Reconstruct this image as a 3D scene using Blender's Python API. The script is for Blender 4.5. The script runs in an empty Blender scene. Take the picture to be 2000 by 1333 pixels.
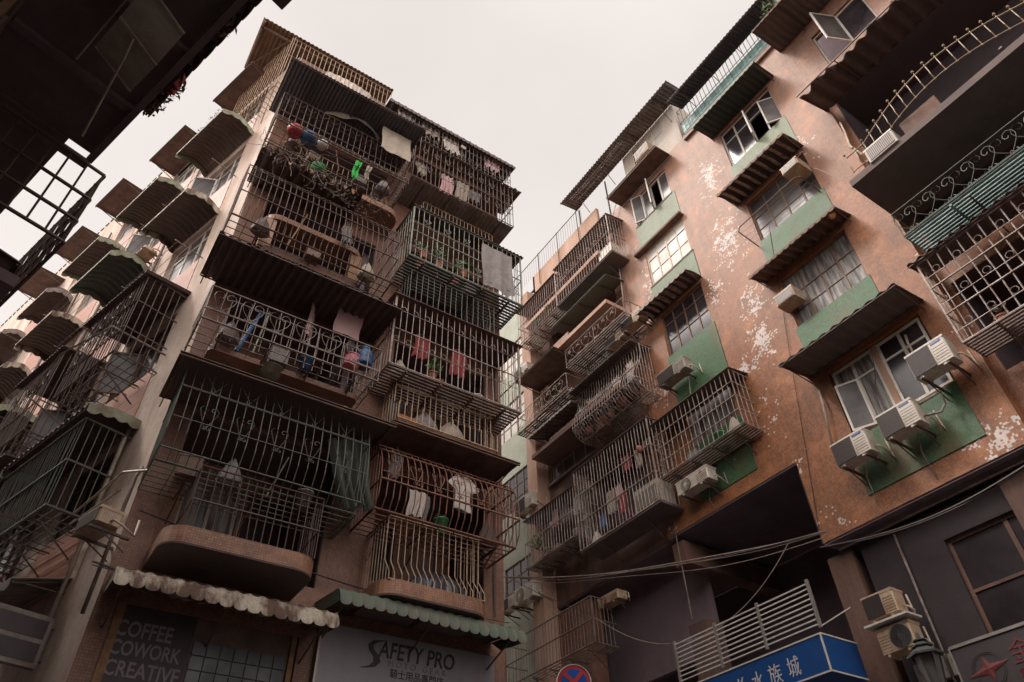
import bpy, math, random
from mathutils import Matrix, Vector
random.seed(7)
SC = bpy.context.scene
COL = SC.collection

# ------------------------------------------------------------------ camera
cam_d = bpy.data.cameras.new('camera'); cam = bpy.data.objects.new('camera', cam_d); COL.objects.link(cam)
cam_d.sensor_width = 36; cam_d.lens = 25.34; cam_d.clip_start = 0.05; cam_d.clip_end = 600
YAW, PIT, ROL = math.radians(55.248), math.radians(42.602), math.radians(-1.867)
cy, sy, cp, sp = math.cos(YAW), math.sin(YAW), math.cos(PIT), math.sin(PIT)
fwd = Vector((cy*cp, sy*cp, sp)); rgt0 = Vector((sy, -cy, 0)); up0 = rgt0.cross(fwd)
RGT = rgt0*math.cos(ROL) + up0*math.sin(ROL); UP = -rgt0*math.sin(ROL) + up0*math.cos(ROL)
EYE = Vector((0, 0, 1.6)); FPX = 1407.87
cam.matrix_world = Matrix(((RGT.x, UP.x, -fwd.x, 0), (RGT.y, UP.y, -fwd.y, 0), (RGT.z, UP.z, -fwd.z, 1.6), (0, 0, 0, 1)))
SC.camera = cam

# ------------------------------------------------------------------ light
SUN_EL, SUN_AZ = math.radians(50), math.radians(152)     # azimuth of the sun, counter-clockwise from +X
w = bpy.data.worlds.new("World"); SC.world = w; w.use_nodes = True
nt = w.node_tree; bg = nt.nodes['Background']
sky = nt.nodes.new('ShaderNodeTexSky'); sky.sky_type = 'NISHITA'; sky.sun_disc = False
sky.sun_elevation = SUN_EL; sky.sun_rotation = math.radians(90) - SUN_AZ
sky.air_density = 1.0; sky.dust_density = 6.0; sky.ozone_density = 1.0
mx = nt.nodes.new('ShaderNodeMixRGB'); mx.inputs[0].default_value = 0.96
mx.inputs[2].default_value = (10.5, 9.65, 9.2, 1)
nt.links.new(sky.outputs[0], mx.inputs[1])
# hazy glow round the sun, plus an added bright lobe behind the camera as fill
geo = nt.nodes.new('ShaderNodeTexCoord')
def lobe(d, power, gain):
    v = nt.nodes.new('ShaderNodeVectorMath'); v.operation = 'DOT_PRODUCT'; nt.links.new(geo.outputs['Generated'], v.inputs[0]); v.inputs[1].default_value = d
    a = nt.nodes.new('ShaderNodeMath'); a.operation = 'MAXIMUM'; nt.links.new(v.outputs['Value'], a.inputs[0]); a.inputs[1].default_value = 0
    p = nt.nodes.new('ShaderNodeMath'); p.operation = 'POWER'; nt.links.new(a.outputs[0], p.inputs[0]); p.inputs[1].default_value = power
    g = nt.nodes.new('ShaderNodeMath'); g.operation = 'MULTIPLY'; nt.links.new(p.outputs[0], g.inputs[0]); g.inputs[1].default_value = gain
    return g.outputs[0]
SD = (math.cos(SUN_AZ)*math.cos(SUN_EL), math.sin(SUN_AZ)*math.cos(SUN_EL), math.sin(SUN_EL))
BD = Vector((-.52, -.72, .46)).normalized()
a1 = nt.nodes.new('ShaderNodeMath'); a1.operation = 'ADD'; nt.links.new(lobe(SD, 40, 16.0), a1.inputs[0]); nt.links.new(lobe(BD, 2, 2.4), a1.inputs[1])
a2 = nt.nodes.new('ShaderNodeMath'); a2.operation = 'ADD'; nt.links.new(a1.outputs[0], a2.inputs[0]); a2.inputs[1].default_value = 1.0
vm = nt.nodes.new('ShaderNodeVectorMath'); vm.operation = 'SCALE'; nt.links.new(mx.outputs[0], vm.inputs[0]); nt.links.new(a2.outputs[0], vm.inputs['Scale'])
cn = nt.nodes.new('ShaderNodeTexNoise'); cn.inputs['Scale'].default_value = 1.6; cn.inputs['Detail'].default_value = 5; nt.links.new(geo.outputs['Generated'], cn.inputs['Vector'])
cr = nt.nodes.new('ShaderNodeMapRange'); cr.inputs[1].default_value = .35; cr.inputs[2].default_value = .65; cr.inputs[3].default_value = .90; cr.inputs[4].default_value = 1.07; nt.links.new(cn.outputs['Fac'], cr.inputs[0])
vn = nt.nodes.new('ShaderNodeVectorMath'); vn.operation = 'SCALE'; nt.links.new(vm.outputs[0], vn.inputs[0]); nt.links.new(cr.outputs[0], vn.inputs['Scale'])
nt.links.new(vn.outputs[0], bg.inputs[0])
bg.inputs[1].default_value = 0.10
sl = bpy.data.lights.new('sun', 'SUN'); sl.energy = 1.3; sl.angle = math.radians(9); sl.color = (1, .93, .86)
so = bpy.data.objects.new('sun', sl); COL.objects.link(so)
sd = Vector((math.cos(SUN_AZ)*math.cos(SUN_EL), math.sin(SUN_AZ)*math.cos(SUN_EL), math.sin(SUN_EL)))
so.rotation_euler = sd.to_track_quat('Z', 'Y').to_euler(); so.location = (0, 0, 40)
SC.view_settings.view_transform = 'Standard'; SC.view_settings.look = 'None'
SC.view_settings.exposure = -0.15; SC.view_settings.gamma = 1.0
SC.cycles.max_bounces = 6; SC.cycles.diffuse_bounces = 4; SC.cycles.transparent_max_bounces = 12

# ------------------------------------------------------------------ facade frames: local x = right along the wall, y = into the wall, z = up
class Frame:
    def __init__(s, org, ang):
        s.o = Vector(org); s.a = math.radians(ang)
        s.r = Vector((math.cos(s.a), math.sin(s.a), 0)); s.i = Vector((-math.sin(s.a), math.cos(s.a), 0))
        s.M = Matrix.Translation(s.o) @ Matrix.Rotation(s.a, 4, 'Z')
WD = Vector((math.cos(math.radians(107.99)), math.sin(math.radians(107.99)), 0))
NW = Vector((WD.y, -WD.x, 0))
F1 = Frame((0, 10, 0), 0)                 # front of the corner house
F2 = Frame((11.4, 0, 0), -90)             # long house on the right
FW = Frame((0.6, 10, 0), 107.99-180)      # side-street face of the corner house
s0 = Vector((0.6, 10, 0)).dot(WD)
FL = Frame(NW*(-0.6) + WD*s0, 107.99)     # house overhead on the left
def ray(x, y):
    return (RGT*((x-1000)/FPX) + UP*(-(y-666.5)/FPX) + fwd).normalized()
def at(F, p, d=0.0):
    """point of the wall plane of F, d metres in front of it -> (u, z)"""
    r = ray(*p); n = F.i; t = ((F.o - n*d - EYE).dot(n))/r.dot(n); q = EYE + r*t
    return (q - F.o).dot(F.r), q.z
def atz(F, p, z):
    r = ray(*p); t = (z-1.6)/r.z; q = EYE + r*t - F.o
    return q.dot(F.r), -q.dot(F.i)
def rect(F, bl, tr, d=0.0):
    a = at(F, bl, d); b = at(F, tr, d); return a[0], b[0], a[1], b[1]

# ------------------------------------------------------------------ materials
MATS = {}
def nodes(name, rough=.7, metal=0.0):
    m = bpy.data.materials.new(name); m.use_nodes = True; t = m.node_tree
    b = t.nodes['Principled BSDF']; b.inputs['Roughness'].default_value = rough; b.inputs['Metallic'].default_value = metal
    MATS[name] = m
    return m, t, b
def N(t, typ, **kw):
    n = t.nodes.new(typ)
    for k, v in kw.items(): setattr(n, k, v)
    return n
def L(t, a, b): t.links.new(a, b)
def noise(t, vec, scale, detail=5, rough=.6):
    n = N(t, 'ShaderNodeTexNoise'); n.inputs['Scale'].default_value = scale; n.inputs['Detail'].default_value = detail
    n.inputs['Roughness'].default_value = rough
    if vec is not None: L(t, vec, n.inputs['Vector'])
    return n.outputs['Fac']
def ramp(t, fac, lo, hi, a=0.0, b=1.0):
    r = N(t, 'ShaderNodeMapRange'); r.inputs[1].default_value = lo; r.inputs[2].default_value = hi
    r.inputs[3].default_value = a; r.inputs[4].default_value = b; L(t, fac, r.inputs[0]); return r.outputs[0]
def mix(t, fac, a, b, blend='MIX'):
    n = N(t, 'ShaderNodeMixRGB', blend_type=blend)
    for s, v in ((0, fac), (1, a), (2, b)):
        if hasattr(v, 'is_linked'): L(t, v, n.inputs[s])
        elif isinstance(v, (int, float)): n.inputs[s].default_value = v
        else: n.inputs[s].default_value = (*v, 1)
    return n.outputs[0]
def math_(t, op, a, b=None):
    n = N(t, 'ShaderNodeMath', operation=op)
    for s, v in ((0, a), (1, b)):
        if v is None: continue
        if hasattr(v, 'is_linked'): L(t, v, n.inputs[s])
        else: n.inputs[s].default_value = v
    return n.outputs[0]
def bump(t, b, fac, s=.3, d=.01):
    n = N(t, 'ShaderNodeBump'); n.inputs['Strength'].default_value = s; n.inputs['Distance'].default_value = d
    L(t, fac, n.inputs['Height']); L(t, n.outputs[0], b.inputs['Normal'])
def plain(name, c1, c2=None, scale=6, rough=.7, metal=0.0, lo=.35, hi=.65, bm=.15, streak=False, spec=None):
    m, t, b = nodes(name, rough, metal)
    tc = N(t, 'ShaderNodeTexCoord'); v = tc.outputs['Object']
    if streak:
        mp = N(t, 'ShaderNodeMapping'); mp.inputs['Scale'].default_value = (1, 1, .18); L(t, v, mp.inputs[0]); v = mp.outputs[0]
    c2 = c2 or tuple(x*.6 for x in c1)
    f = noise(t, v, scale, 6, .65); c = mix(t, ramp(t, f, lo, hi), c1, c2)
    g = noise(t, tc.outputs['Object'], scale*9, 3)
    c = mix(t, ramp(t, g, .3, .7, 0, .35), c, tuple(x*.7 for x in c2))
    L(t, c, b.inputs['Base Color'])
    if spec is not None: b.inputs['Specular IOR Level'].default_value = spec
    if bm: bump(t, b, f, bm)
    return m
def tiles(name, ca, cb, grout, blobs=(), size=.05, upper_tone=None, zlo=0, zhi=1, grime=.5, flake=(.70, .61, .56), base_den=.0, stains=()):
    """mosaic of small square tiles on UVs in metres; blobs = (u, z, ru, rz, density) where tiles have come off"""
    m, t, b = nodes(name, .55)
    uv = N(t, 'ShaderNodeUVMap').outputs[0]
    br = N(t, 'ShaderNodeTexBrick'); br.offset = 0.0; br.squash = 1.0
    br.inputs['Scale'].default_value = 1; br.inputs['Brick Width'].default_value = size; br.inputs['Row Height'].default_value = size
    br.inputs['Mortar Size'].default_value = size*.09; br.inputs['Mortar Smooth'].default_value = .2
    br.inputs['Color1'].default_value = (*ca, 1); br.inputs['Color2'].default_value = (*cb, 1); br.inputs['Mortar'].default_value = (*grout, 1)
    L(t, uv, br.inputs['Vector']); c = br.outputs['Color']
    sep = N(t, 'ShaderNodeSeparateXYZ'); L(t, uv, sep.inputs[0])
    n1 = noise(t, uv, .9, 6, .62)
    if upper_tone:   # weathering and brighter light of the upper storeys, both painted in by height
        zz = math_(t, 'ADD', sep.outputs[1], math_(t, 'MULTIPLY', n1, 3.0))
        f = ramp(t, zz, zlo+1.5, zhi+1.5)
        c = mix(t, math_(t, 'MULTIPLY', f, .88), c, mix(t, .2, upper_tone, c))
    mp = N(t, 'ShaderNodeMapping'); mp.inputs['Scale'].default_value = (2.2, .35, 1); L(t, uv, mp.inputs[0])
    st = noise(t, mp.outputs[0], 1.6, 7, .7)
    c = mix(t, ramp(t, st, .48, .8, 0, grime), c, (.09, .045, .028))
    n4 = noise(t, uv, 11, 7, .8); c = mix(t, ramp(t, n4, .38, .62, 0, .55), c, mix(t, .5, c, (.10, .045, .025)))
    n5 = noise(t, uv, 2.1, 4, .6); c = mix(t, ramp(t, n5, .5, .72, 0, .3), c, tuple(min(1, x*1.7) for x in ca))
    n3 = noise(t, uv, 3.4, 8, .75)
    c = mix(t, ramp(t, n3, .5, .75, 0, grime*.7), c, (.13, .055, .025))
    for (bu, bz, ru, rz, dd) in stains:
        s = N(t, 'ShaderNodeVectorMath', operation='SUBTRACT'); L(t, uv, s.inputs[0]); s.inputs[1].default_value = (bu, bz, 0)
        q = N(t, 'ShaderNodeVectorMath', operation='MULTIPLY'); L(t, s.outputs[0], q.inputs[0]); q.inputs[1].default_value = (1/ru, 1/rz, 0)
        ln = N(t, 'ShaderNodeVectorMath', operation='LENGTH'); L(t, q.outputs[0], ln.inputs[0])
        k = ramp(t, math_(t, 'ADD', ln.outputs['Value'], math_(t, 'MULTIPLY', n3, .9)), .35, 1.35, dd, 0)
        c = mix(t, k, c, (.20, .075, .028))
    fl = N(t, 'ShaderNodeVectorMath', operation='SNAP'); L(t, uv, fl.inputs[0]); fl.inputs[1].default_value = (size, size, size)
    wn = N(t, 'ShaderNodeTexWhiteNoise'); L(t, fl.outputs[0], wn.inputs['Vector'])
    nz = noise(t, fl.outputs[0], 4.5, 6, .7)
    den = None
    for (bu, bz, ru, rz, dd) in blobs:
        s = N(t, 'ShaderNodeVectorMath', operation='SUBTRACT'); L(t, uv, s.inputs[0]); s.inputs[1].default_value = (bu, bz, 0)
        q = N(t, 'ShaderNodeVectorMath', operation='MULTIPLY'); L(t, s.outputs[0], q.inputs[0]); q.inputs[1].default_value = (1/ru, 1/rz, 0)
        ln = N(t, 'ShaderNodeVectorMath', operation='LENGTH'); L(t, q.outputs[0], ln.inputs[0])
        k = ramp(t, ln.outputs['Value'], 0, 1, dd, 0)
        den = k if den is None else math_(t, 'MAXIMUM', den, k)
    if den is None: den = 0.0
    den = math_(t, 'ADD', den, base_den)
    val = math_(t, 'ADD', math_(t, 'MULTIPLY', wn.outputs['Value'], .4), math_(t, 'MULTIPLY', ramp(t, nz, .33, .64), .6))
    fk = math_(t, 'LESS_THAN', val, den)
    c = mix(t, fk, c, mix(t, ramp(t, n3, .35, .7), flake, tuple(x*.6 for x in flake)))
    L(t, c, b.inputs['Base Color'])
    h = math_(t, 'SUBTRACT', 1.0, math_(t, 'ADD', br.outputs['Fac'], math_(t, 'MULTIPLY', fk, 1.5)))
    bump(t, b, h, .5, .006)
    return m

plain('dark_metal', (.06, .044, .042), (.12, .065, .045), 9, .6, .0)
plain('brown_bars', (.20, .155, .13), (.11, .055, .04),  5, .6)
plain('grey_bars', (.33, .29, .26), (.12, .065, .048),  5, .55)
plain('pale_bars', (.46, .41, .37), (.16, .085, .06),  5, .55)
plain('cream_bars', (.50, .37, .25), (.24, .13, .07),  5, .55)
plain('rust_bars', (.27, .11, .065), (.12, .055, .042),  5, .7)
plain('green_bars', (.10, .15, .12), (.10, .07, .055),  5, .6)
plain('sage_bars', (.36, .40, .34), (.14, .12, .09),  5, .6)
plain('teal_paint', (.25, .40, .37), (.14, .22, .21), 7, .5)
plain('teal_bars', (.14, .26, .24), (.07, .11, .10), 9, .5)
plain('dark_sheet', (.085, .075, .08), (.15, .10, .08), 3, .75, bm=.1)
plain('blue_sheet', (.065, .08, .095), (.12, .10, .10), 4, .6)
plain('brown_sheet', (.27, .17, .10), (.17, .10, .06), 3, .65, streak=False)
plain('rusty_sheet', (.21, .13, .10), (.10, .05, .035), 3, .75)
plain('grey_sheet', (.30, .27, .25), (.16, .11, .09), 3, .6)
plain('green_sheet', (.075, .125, .085), (.13, .115, .09), 3.2, .6)
plain('dkgreen_sheet', (.035, .06, .045), (.05, .05, .04), 3, .6)
plain('cream_sheet', (.50, .44, .35), (.10, .055, .035), 2.6, .75, lo=.44, hi=.56, streak=True)
plain('sage_sheet', (.33, .38, .27), (.17, .14, .09), 4, .7)
plain('shadow_purple', (.20, .145, .155), (.14, .10, .105), 1.5, .95)  # purple tint of the shadows put into the colour
plain('bin_liner', (.022, .026, .045), (.05, .05, .06), 6, .32, bm=.4)
plain('tarpaulin', (.09, .072, .07), (.15, .10, .08), 4, .8)
plain('soffit', (.10, .075, .075), (.15, .105, .09), 2, .85)
plain('concrete', (.20, .15, .125), (.12, .08, .065), 2.5, .85)
plain('plaster_side', (.66, .55, .48), (.38, .26, .19), 1.5, .85, streak=True)
plain('plaster_cream', (.56, .51, .45), (.40, .33, .27), 1.6, .85, streak=True)
plain('plaster_pink', (.52, .35, .27), (.36, .21, .14), 1.6, .85, streak=True)
plain('plaster_pale_green', (.42, .46, .38), (.33, .33, .26), 1.4, .85)
plain('plaster_brown', (.22, .115, .08), (.10, .06, .048), 1.8, .85, streak=True)
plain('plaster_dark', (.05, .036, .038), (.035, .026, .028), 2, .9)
plain('shaded_wall', (.085, .064, .07), (.065, .048, .052), 1.5, .9)  # shade of the loggias painted as a dark wall colour
plain('interior', (.19, .14, .16), (.23, .165, .18), 2, .9)
plain('white_paint', (.66, .62, .56), (.45, .38, .31), 7, .5, lo=.5, hi=.75)
plain('brown_frame', (.24, .14, .09), (.14, .08, .055), 8, .6)
plain('alu_frame', (.36, .33, .30), (.28, .24, .21), 8, .4, .3)
plain('ac_white', (.62, .56, .48), (.36, .28, .20), 4, .5, lo=.46, hi=.72, bm=.03)
plain('ac_cream', (.58, .44, .30), (.34, .21, .13), 5, .5, bm=.05)
plain('ac_grille', (.075, .045, .038), (.055, .035, .03), 30, .6)
plain('black_plastic', (.03, .027, .03), (.05, .045, .045), 8, .5)
plain('wood', (.33, .19, .09), (.20, .10, .05), 8, .7)
plain('cloth_white', (.72, .66, .60), (.58, .50, .45), 5, .9, bm=.3)
plain('cloth_cream', (.46, .40, .33), (.34, .28, .22), 4, .9, bm=.3)
plain('cloth_pink', (.66, .34, .36), (.55, .44, .42), 5, .9, bm=.2)
plain('cloth_red', (.38, .07, .07), (.22, .05, .05), 6, .9)
plain('cloth_green', (.07, .62, .12), (.05, .38, .08), 6, .8)
plain('cloth_grey', (.30, .27, .26), (.20, .17, .16), 6, .9)
plain('net_green', (.06, .075, .055), (.10, .10, .08), 5, .9)
plain('plastic_blue', (.03, .13, .30), (.03, .08, .17), 3, .35)
plain('plastic_pink', (.75, .22, .26), (.60, .18, .22), 3, .4)
plain('plastic_red', (.55, .05, .05), (.35, .04, .05), 3, .4)
plain('plastic_green', (.06, .40, .15), (.04, .22, .09), 3, .4)
plain('leaf', (.12, .20, .06), (.06, .11, .035), 12, .6)
plain('leaf_dry', (.16, .11, .07), (.09, .06, .045), 12, .8)
plain('terracotta', (.36, .13, .07), (.20, .09, .06), 6, .8)
plain('wicker', (.45, .20, .07), (.30, .13, .05), 20, .7)
plain('cable', (.05, .04, .04), (.09, .06, .05), 8, .6)
plain('cable_pale', (.30, .24, .20), (.18, .12, .10), 8, .6)
plain('pipe_white', (.55, .47, .38), (.36, .26, .19), 6, .5)
plain('asphalt', (.12, .11, .11), (.09, .085, .085), 2, .9)
plain('paving', (.36, .32, .30), (.27, .24, .22), 2, .85)
plain('sign_blue', (.012, .075, .26), (.012, .06, .21), 2, .4, bm=0)
plain('sign_white', (.30, .28, .30), (.26, .24, .26), .8, .5, bm=0)
plain('letter_grey', (.26, .21, .22), (.2, .165, .17), 3, .6, bm=0)
plain('letter_black', (.03, .022, .026), (.05, .035, .04), 3, .6, bm=0)
plain('letter_white', (.62, .60, .60), (.52, .48, .47), 5, .5, bm=0)
plain('sign_dark', (.055, .042, .045), (.045, .035, .038), 3, .6, bm=0)
plain('dull_red', (.20, .028, .026), (.13, .025, .024), 5, .6, bm=0)
plain('ac_grey', (.40, .37, .33), (.24, .19, .15), 5, .5, bm=.03)
plain('red_paint', (.48, .035, .03), (.36, .03, .03), 5, .5, bm=0)
plain('road_blue', (.01, .09, .42), (.01, .07, .33), 5, .4, bm=0)
plain('lamp_metal', (.05, .055, .05), (.035, .035, .035), 8, .5)
plain('gold', (.36, .26, .15), (.18, .11, .07), 10, .5)
def glass(name, c, rough=.12, c2=None, st=None):
    m, t, b = nodes(name, rough)
    tc = N(t, 'ShaderNodeTexCoord'); vv = tc.outputs['Object']
    if st: mp = N(t, 'ShaderNodeMapping'); mp.inputs['Scale'].default_value = st; L(t, vv, mp.inputs[0]); vv = mp.outputs[0]
    f = noise(t, vv, 1.7, 5)
    L(t, mix(t, ramp(t, f, .4, .6), c, c2 or tuple(x*.5 for x in c)), b.inputs['Base Color'])
    r = N(t, 'ShaderNodeMapRange'); r.inputs[3].default_value = rough*.6; r.inputs[4].default_value = rough*2.2; L(t, f, r.inputs[0]); L(t, r.outputs[0], b.inputs['Roughness'])
    b.inputs['Specular IOR Level'].default_value = .15 if name == 'glass_black' else .5
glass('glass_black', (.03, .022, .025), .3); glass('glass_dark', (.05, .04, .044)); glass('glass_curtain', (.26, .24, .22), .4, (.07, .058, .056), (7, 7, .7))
glass('glass_milky', (.56, .53, .48), .35, (.46, .42, .36)); glass('glass_dim', (.10, .085, .08), .3)
glass('glass_frost', (.10, .10, .12), .3)

A2 = lambda p: at(F2, p, 0)
def bl(p, ru, rz, d): u, z = A2(p); return (u, z, ru, rz, d)
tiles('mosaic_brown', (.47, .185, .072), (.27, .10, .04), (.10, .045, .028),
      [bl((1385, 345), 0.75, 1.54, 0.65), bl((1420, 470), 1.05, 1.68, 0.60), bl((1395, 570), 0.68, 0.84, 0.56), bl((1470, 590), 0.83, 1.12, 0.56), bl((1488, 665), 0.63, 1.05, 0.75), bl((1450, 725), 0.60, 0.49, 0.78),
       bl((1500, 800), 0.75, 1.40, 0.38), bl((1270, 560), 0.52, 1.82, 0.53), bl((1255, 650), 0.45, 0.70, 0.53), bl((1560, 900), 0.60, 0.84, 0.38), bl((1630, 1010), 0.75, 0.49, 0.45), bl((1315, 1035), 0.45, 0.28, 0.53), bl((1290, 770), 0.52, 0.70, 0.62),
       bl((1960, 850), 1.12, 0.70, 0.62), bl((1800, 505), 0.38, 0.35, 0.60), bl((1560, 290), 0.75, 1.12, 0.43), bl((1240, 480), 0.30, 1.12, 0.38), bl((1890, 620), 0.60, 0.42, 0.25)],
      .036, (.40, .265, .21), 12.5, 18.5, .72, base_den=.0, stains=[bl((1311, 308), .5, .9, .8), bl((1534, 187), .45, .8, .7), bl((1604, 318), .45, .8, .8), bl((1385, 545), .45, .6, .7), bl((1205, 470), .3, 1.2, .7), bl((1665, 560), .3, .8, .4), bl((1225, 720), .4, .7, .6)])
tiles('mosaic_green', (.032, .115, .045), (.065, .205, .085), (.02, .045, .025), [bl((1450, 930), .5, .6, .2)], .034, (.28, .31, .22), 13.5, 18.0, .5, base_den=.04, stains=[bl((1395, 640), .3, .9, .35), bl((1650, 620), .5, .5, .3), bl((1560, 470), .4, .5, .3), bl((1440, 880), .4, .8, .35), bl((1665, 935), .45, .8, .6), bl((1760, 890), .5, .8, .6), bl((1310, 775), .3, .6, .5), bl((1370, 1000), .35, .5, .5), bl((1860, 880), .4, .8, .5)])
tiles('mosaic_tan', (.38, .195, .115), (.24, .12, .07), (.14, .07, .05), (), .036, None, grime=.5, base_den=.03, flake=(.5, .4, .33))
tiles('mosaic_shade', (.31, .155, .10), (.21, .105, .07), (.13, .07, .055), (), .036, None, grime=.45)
tiles('brick_pink', (.46, .20, .13), (.38, .16, .10), (.2, .1, .07), (), .09, None, grime=.4)

m, t, b = nodes('striped_sheet', .7)     # dark sheets; light through grubby plastic strips painted as pale stripes
tc = N(t, 'ShaderNodeTexCoord'); sp_ = N(t, 'ShaderNodeSeparateXYZ'); L(t, tc.outputs['Object'], sp_.inputs[0])
wv = math_(t, 'FRACT', math_(t, 'ADD', math_(t, 'MULTIPLY', sp_.outputs[0], 4.6), math_(t, 'MULTIPLY', noise(t, tc.outputs['Object'], 2.5), .25)))
k = math_(t, 'GREATER_THAN', wv, .52)
L(t, mix(t, k, (.06, .045, .045), mix(t, ramp(t, noise(t, tc.outputs['Object'], 5), .4, .65), (.50, .36, .29), (.22, .14, .11))), b.inputs['Base Color'])
# ------------------------------------------------------------------ mesh building
class MB:
    def __init__(s, M=None): s.v = []; s.f = []; s.M = M
    def add(s, vs, fs):
        o = len(s.v); s.v += vs; s.f += [tuple(i+o for i in f) for f in fs]; return s
    def box(s, x0, x1, y0, y1, z0, z1):
        if x0 > x1: x0, x1 = x1, x0
        if y0 > y1: y0, y1 = y1, y0
        if z0 > z1: z0, z1 = z1, z0
        return s.add([(x0,y0,z0),(x1,y0,z0),(x1,y1,z0),(x0,y1,z0),(x0,y0,z1),(x1,y0,z1),(x1,y1,z1),(x0,y1,z1)],
              [(0,3,2,1),(4,5,6,7),(0,1,5,4),(1,2,6,5),(2,3,7,6),(3,0,4,7)])
    def quad(s, a, b, c, d): return s.add([a, b, c, d], [(0, 1, 2, 3)])
    def tube(s, pts, r, n=4, cap=True, closed=False):
        P = [Vector(p) for p in pts]; m = len(P)
        if m < 2: return s
        vs = []; up = Vector((0.13, 0.31, 1)).normalized(); prev = None
        for i, p in enumerate(P):
            if closed: t = P[(i+1) % m] - P[i-1]
            else: t = P[min(i+1, m-1)] - P[max(i-1, 0)]
            if t.length < 1e-9: t = Vector((0, 0, 1))
            t.normalize()
            if prev is None:
                a = t.cross(up)
                if a.length < .2: a = t.cross(Vector((1, 0, 0)))
            else: a = prev - t*prev.dot(t)
            a.normalize(); prev = a; b = t.cross(a)
            for k in range(n):
                q = 2*math.pi*(k+.5)/n; vs.append(tuple(p + a*(r*math.cos(q)) + b*(r*math.sin(q))))
        fs = []
        for i in range(m if closed else m-1):
            j = (i+1) % m
            for k in range(n): fs.append((i*n+k, i*n+(k+1) % n, j*n+(k+1) % n, j*n+k))
        if cap and not closed: fs += [tuple(range(n-1, -1, -1)), tuple((m-1)*n+k for k in range(n))]
        return s.add(vs, fs)
    def grid(s, f, nx, nt, closed=False):
        vs = [f(i/nx, j/nt) for j in range(nt+1) for i in range(nx+1)]
        return s.add(vs, [(j*(nx+1)+i, j*(nx+1)+i+1, (j+1)*(nx+1)+i+1, (j+1)*(nx+1)+i) for j in range(nt) for i in range(nx)])
    def prism(s, poly, y0, y1):
        """polygon in x,z extruded along y"""
        n = len(poly); vs = [(x, y0, z) for x, z in poly] + [(x, y1, z) for x, z in poly]
        return s.add(vs, [tuple(range(n)), tuple(range(2*n-1, n-1, -1))] + [(i, i+n, (i+1) % n+n, (i+1) % n) for i in range(n)])
    def slab(s, poly, z0, z1):
        n = len(poly); vs = [(x, y, z0) for x, y in poly] + [(x, y, z1) for x, y in poly]
        return s.add(vs, [tuple(range(n-1, -1, -1)), tuple(range(n, 2*n))] + [(i, (i+1) % n, (i+1) % n+n, i+n) for i in range(n)])
    def disc(s, c, r, y, n=16, rx=None):
        rx = rx or r
        return s.add([(c[0]+rx*math.cos(2*math.pi*k/n), y, c[1]+r*math.sin(2*math.pi*k/n)) for k in range(n)], [tuple(range(n))])
    def ball(s, c, r, n=10, sz=1.0, sx=1.0, sy=1.0):
        vs = []; fs = []; m = n//2+1
        for j in range(m+1):
            th = math.pi*j/m
            for i in range(n):
                ph = 2*math.pi*i/n; vs.append((c[0]+r*sx*math.sin(th)*math.cos(ph), c[1]+r*sy*math.sin(th)*math.sin(ph), c[2]+r*sz*math.cos(th)))
        for j in range(m):
            for i in range(n): fs.append((j*n+i, (j+1)*n+i, (j+1)*n+(i+1) % n, j*n+(i+1) % n))
        return s.add(vs, fs)
    def lathe(s, c, prof, n=16):
        vs = []; fs = []
        for (r, z) in prof:
            for i in range(n): vs.append((c[0]+r*math.cos(2*math.pi*i/n), c[1]+r*math.sin(2*math.pi*i/n), c[2]+z))
        for j in range(len(prof)-1):
            for i in range(n): fs.append((j*n+i, j*n+(i+1) % n, (j+1)*n+(i+1) % n, (j+1)*n+i))
        return s.add(vs, fs)
    def build(s, name, mat, parent=None, xf=None, smooth=False, uv=False):
        me = bpy.data.meshes.new(name)
        vs = s.v
        me.from_pydata([tuple(v) for v in vs], [], s.f)
        if xf is not None: me.transform(xf)
        if uv:
            lay = me.uv_layers.new(name='UVMap'); data = lay.data
            for p in me.polygons:
                n = p.normal; a = abs(n.x); b = abs(n.y); c = abs(n.z)
                for li in p.loop_indices:
                    co = vs[me.loops[li].vertex_index]
                    if c > a and c > b: u_ = (co[0], co[1])
                    elif uv == 'wrap': u_ = (co[0]+co[1], co[2])
                    elif a > b: u_ = (co[1], co[2])
                    else: u_ = (co[0], co[2])
                    data[li].uv = u_
        if smooth:
            for p in me.polygons: p.use_smooth = True
        me.materials.append(MATS[mat])
        o = bpy.data.objects.new(name, me); COL.objects.link(o)
        if parent: o.parent = parent
        return o

def thing(name, label, cat, F=None, loc=(0, 0, 0), group=None):
    o = bpy.data.objects.new(name, None); COL.objects.link(o); o.empty_display_size = .2
    if F: o.matrix_world = F.M @ Matrix.Translation(loc)
    else: o.location = loc
    o['label'] = label; o['category'] = cat
    if group: o['group'] = group
    return o
def tag(o, label, cat, group=None):
    o['label'] = label; o['category'] = cat
    if group: o['group'] = group
    return o
def struct(o): o['kind'] = 'structure'; return o

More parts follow.
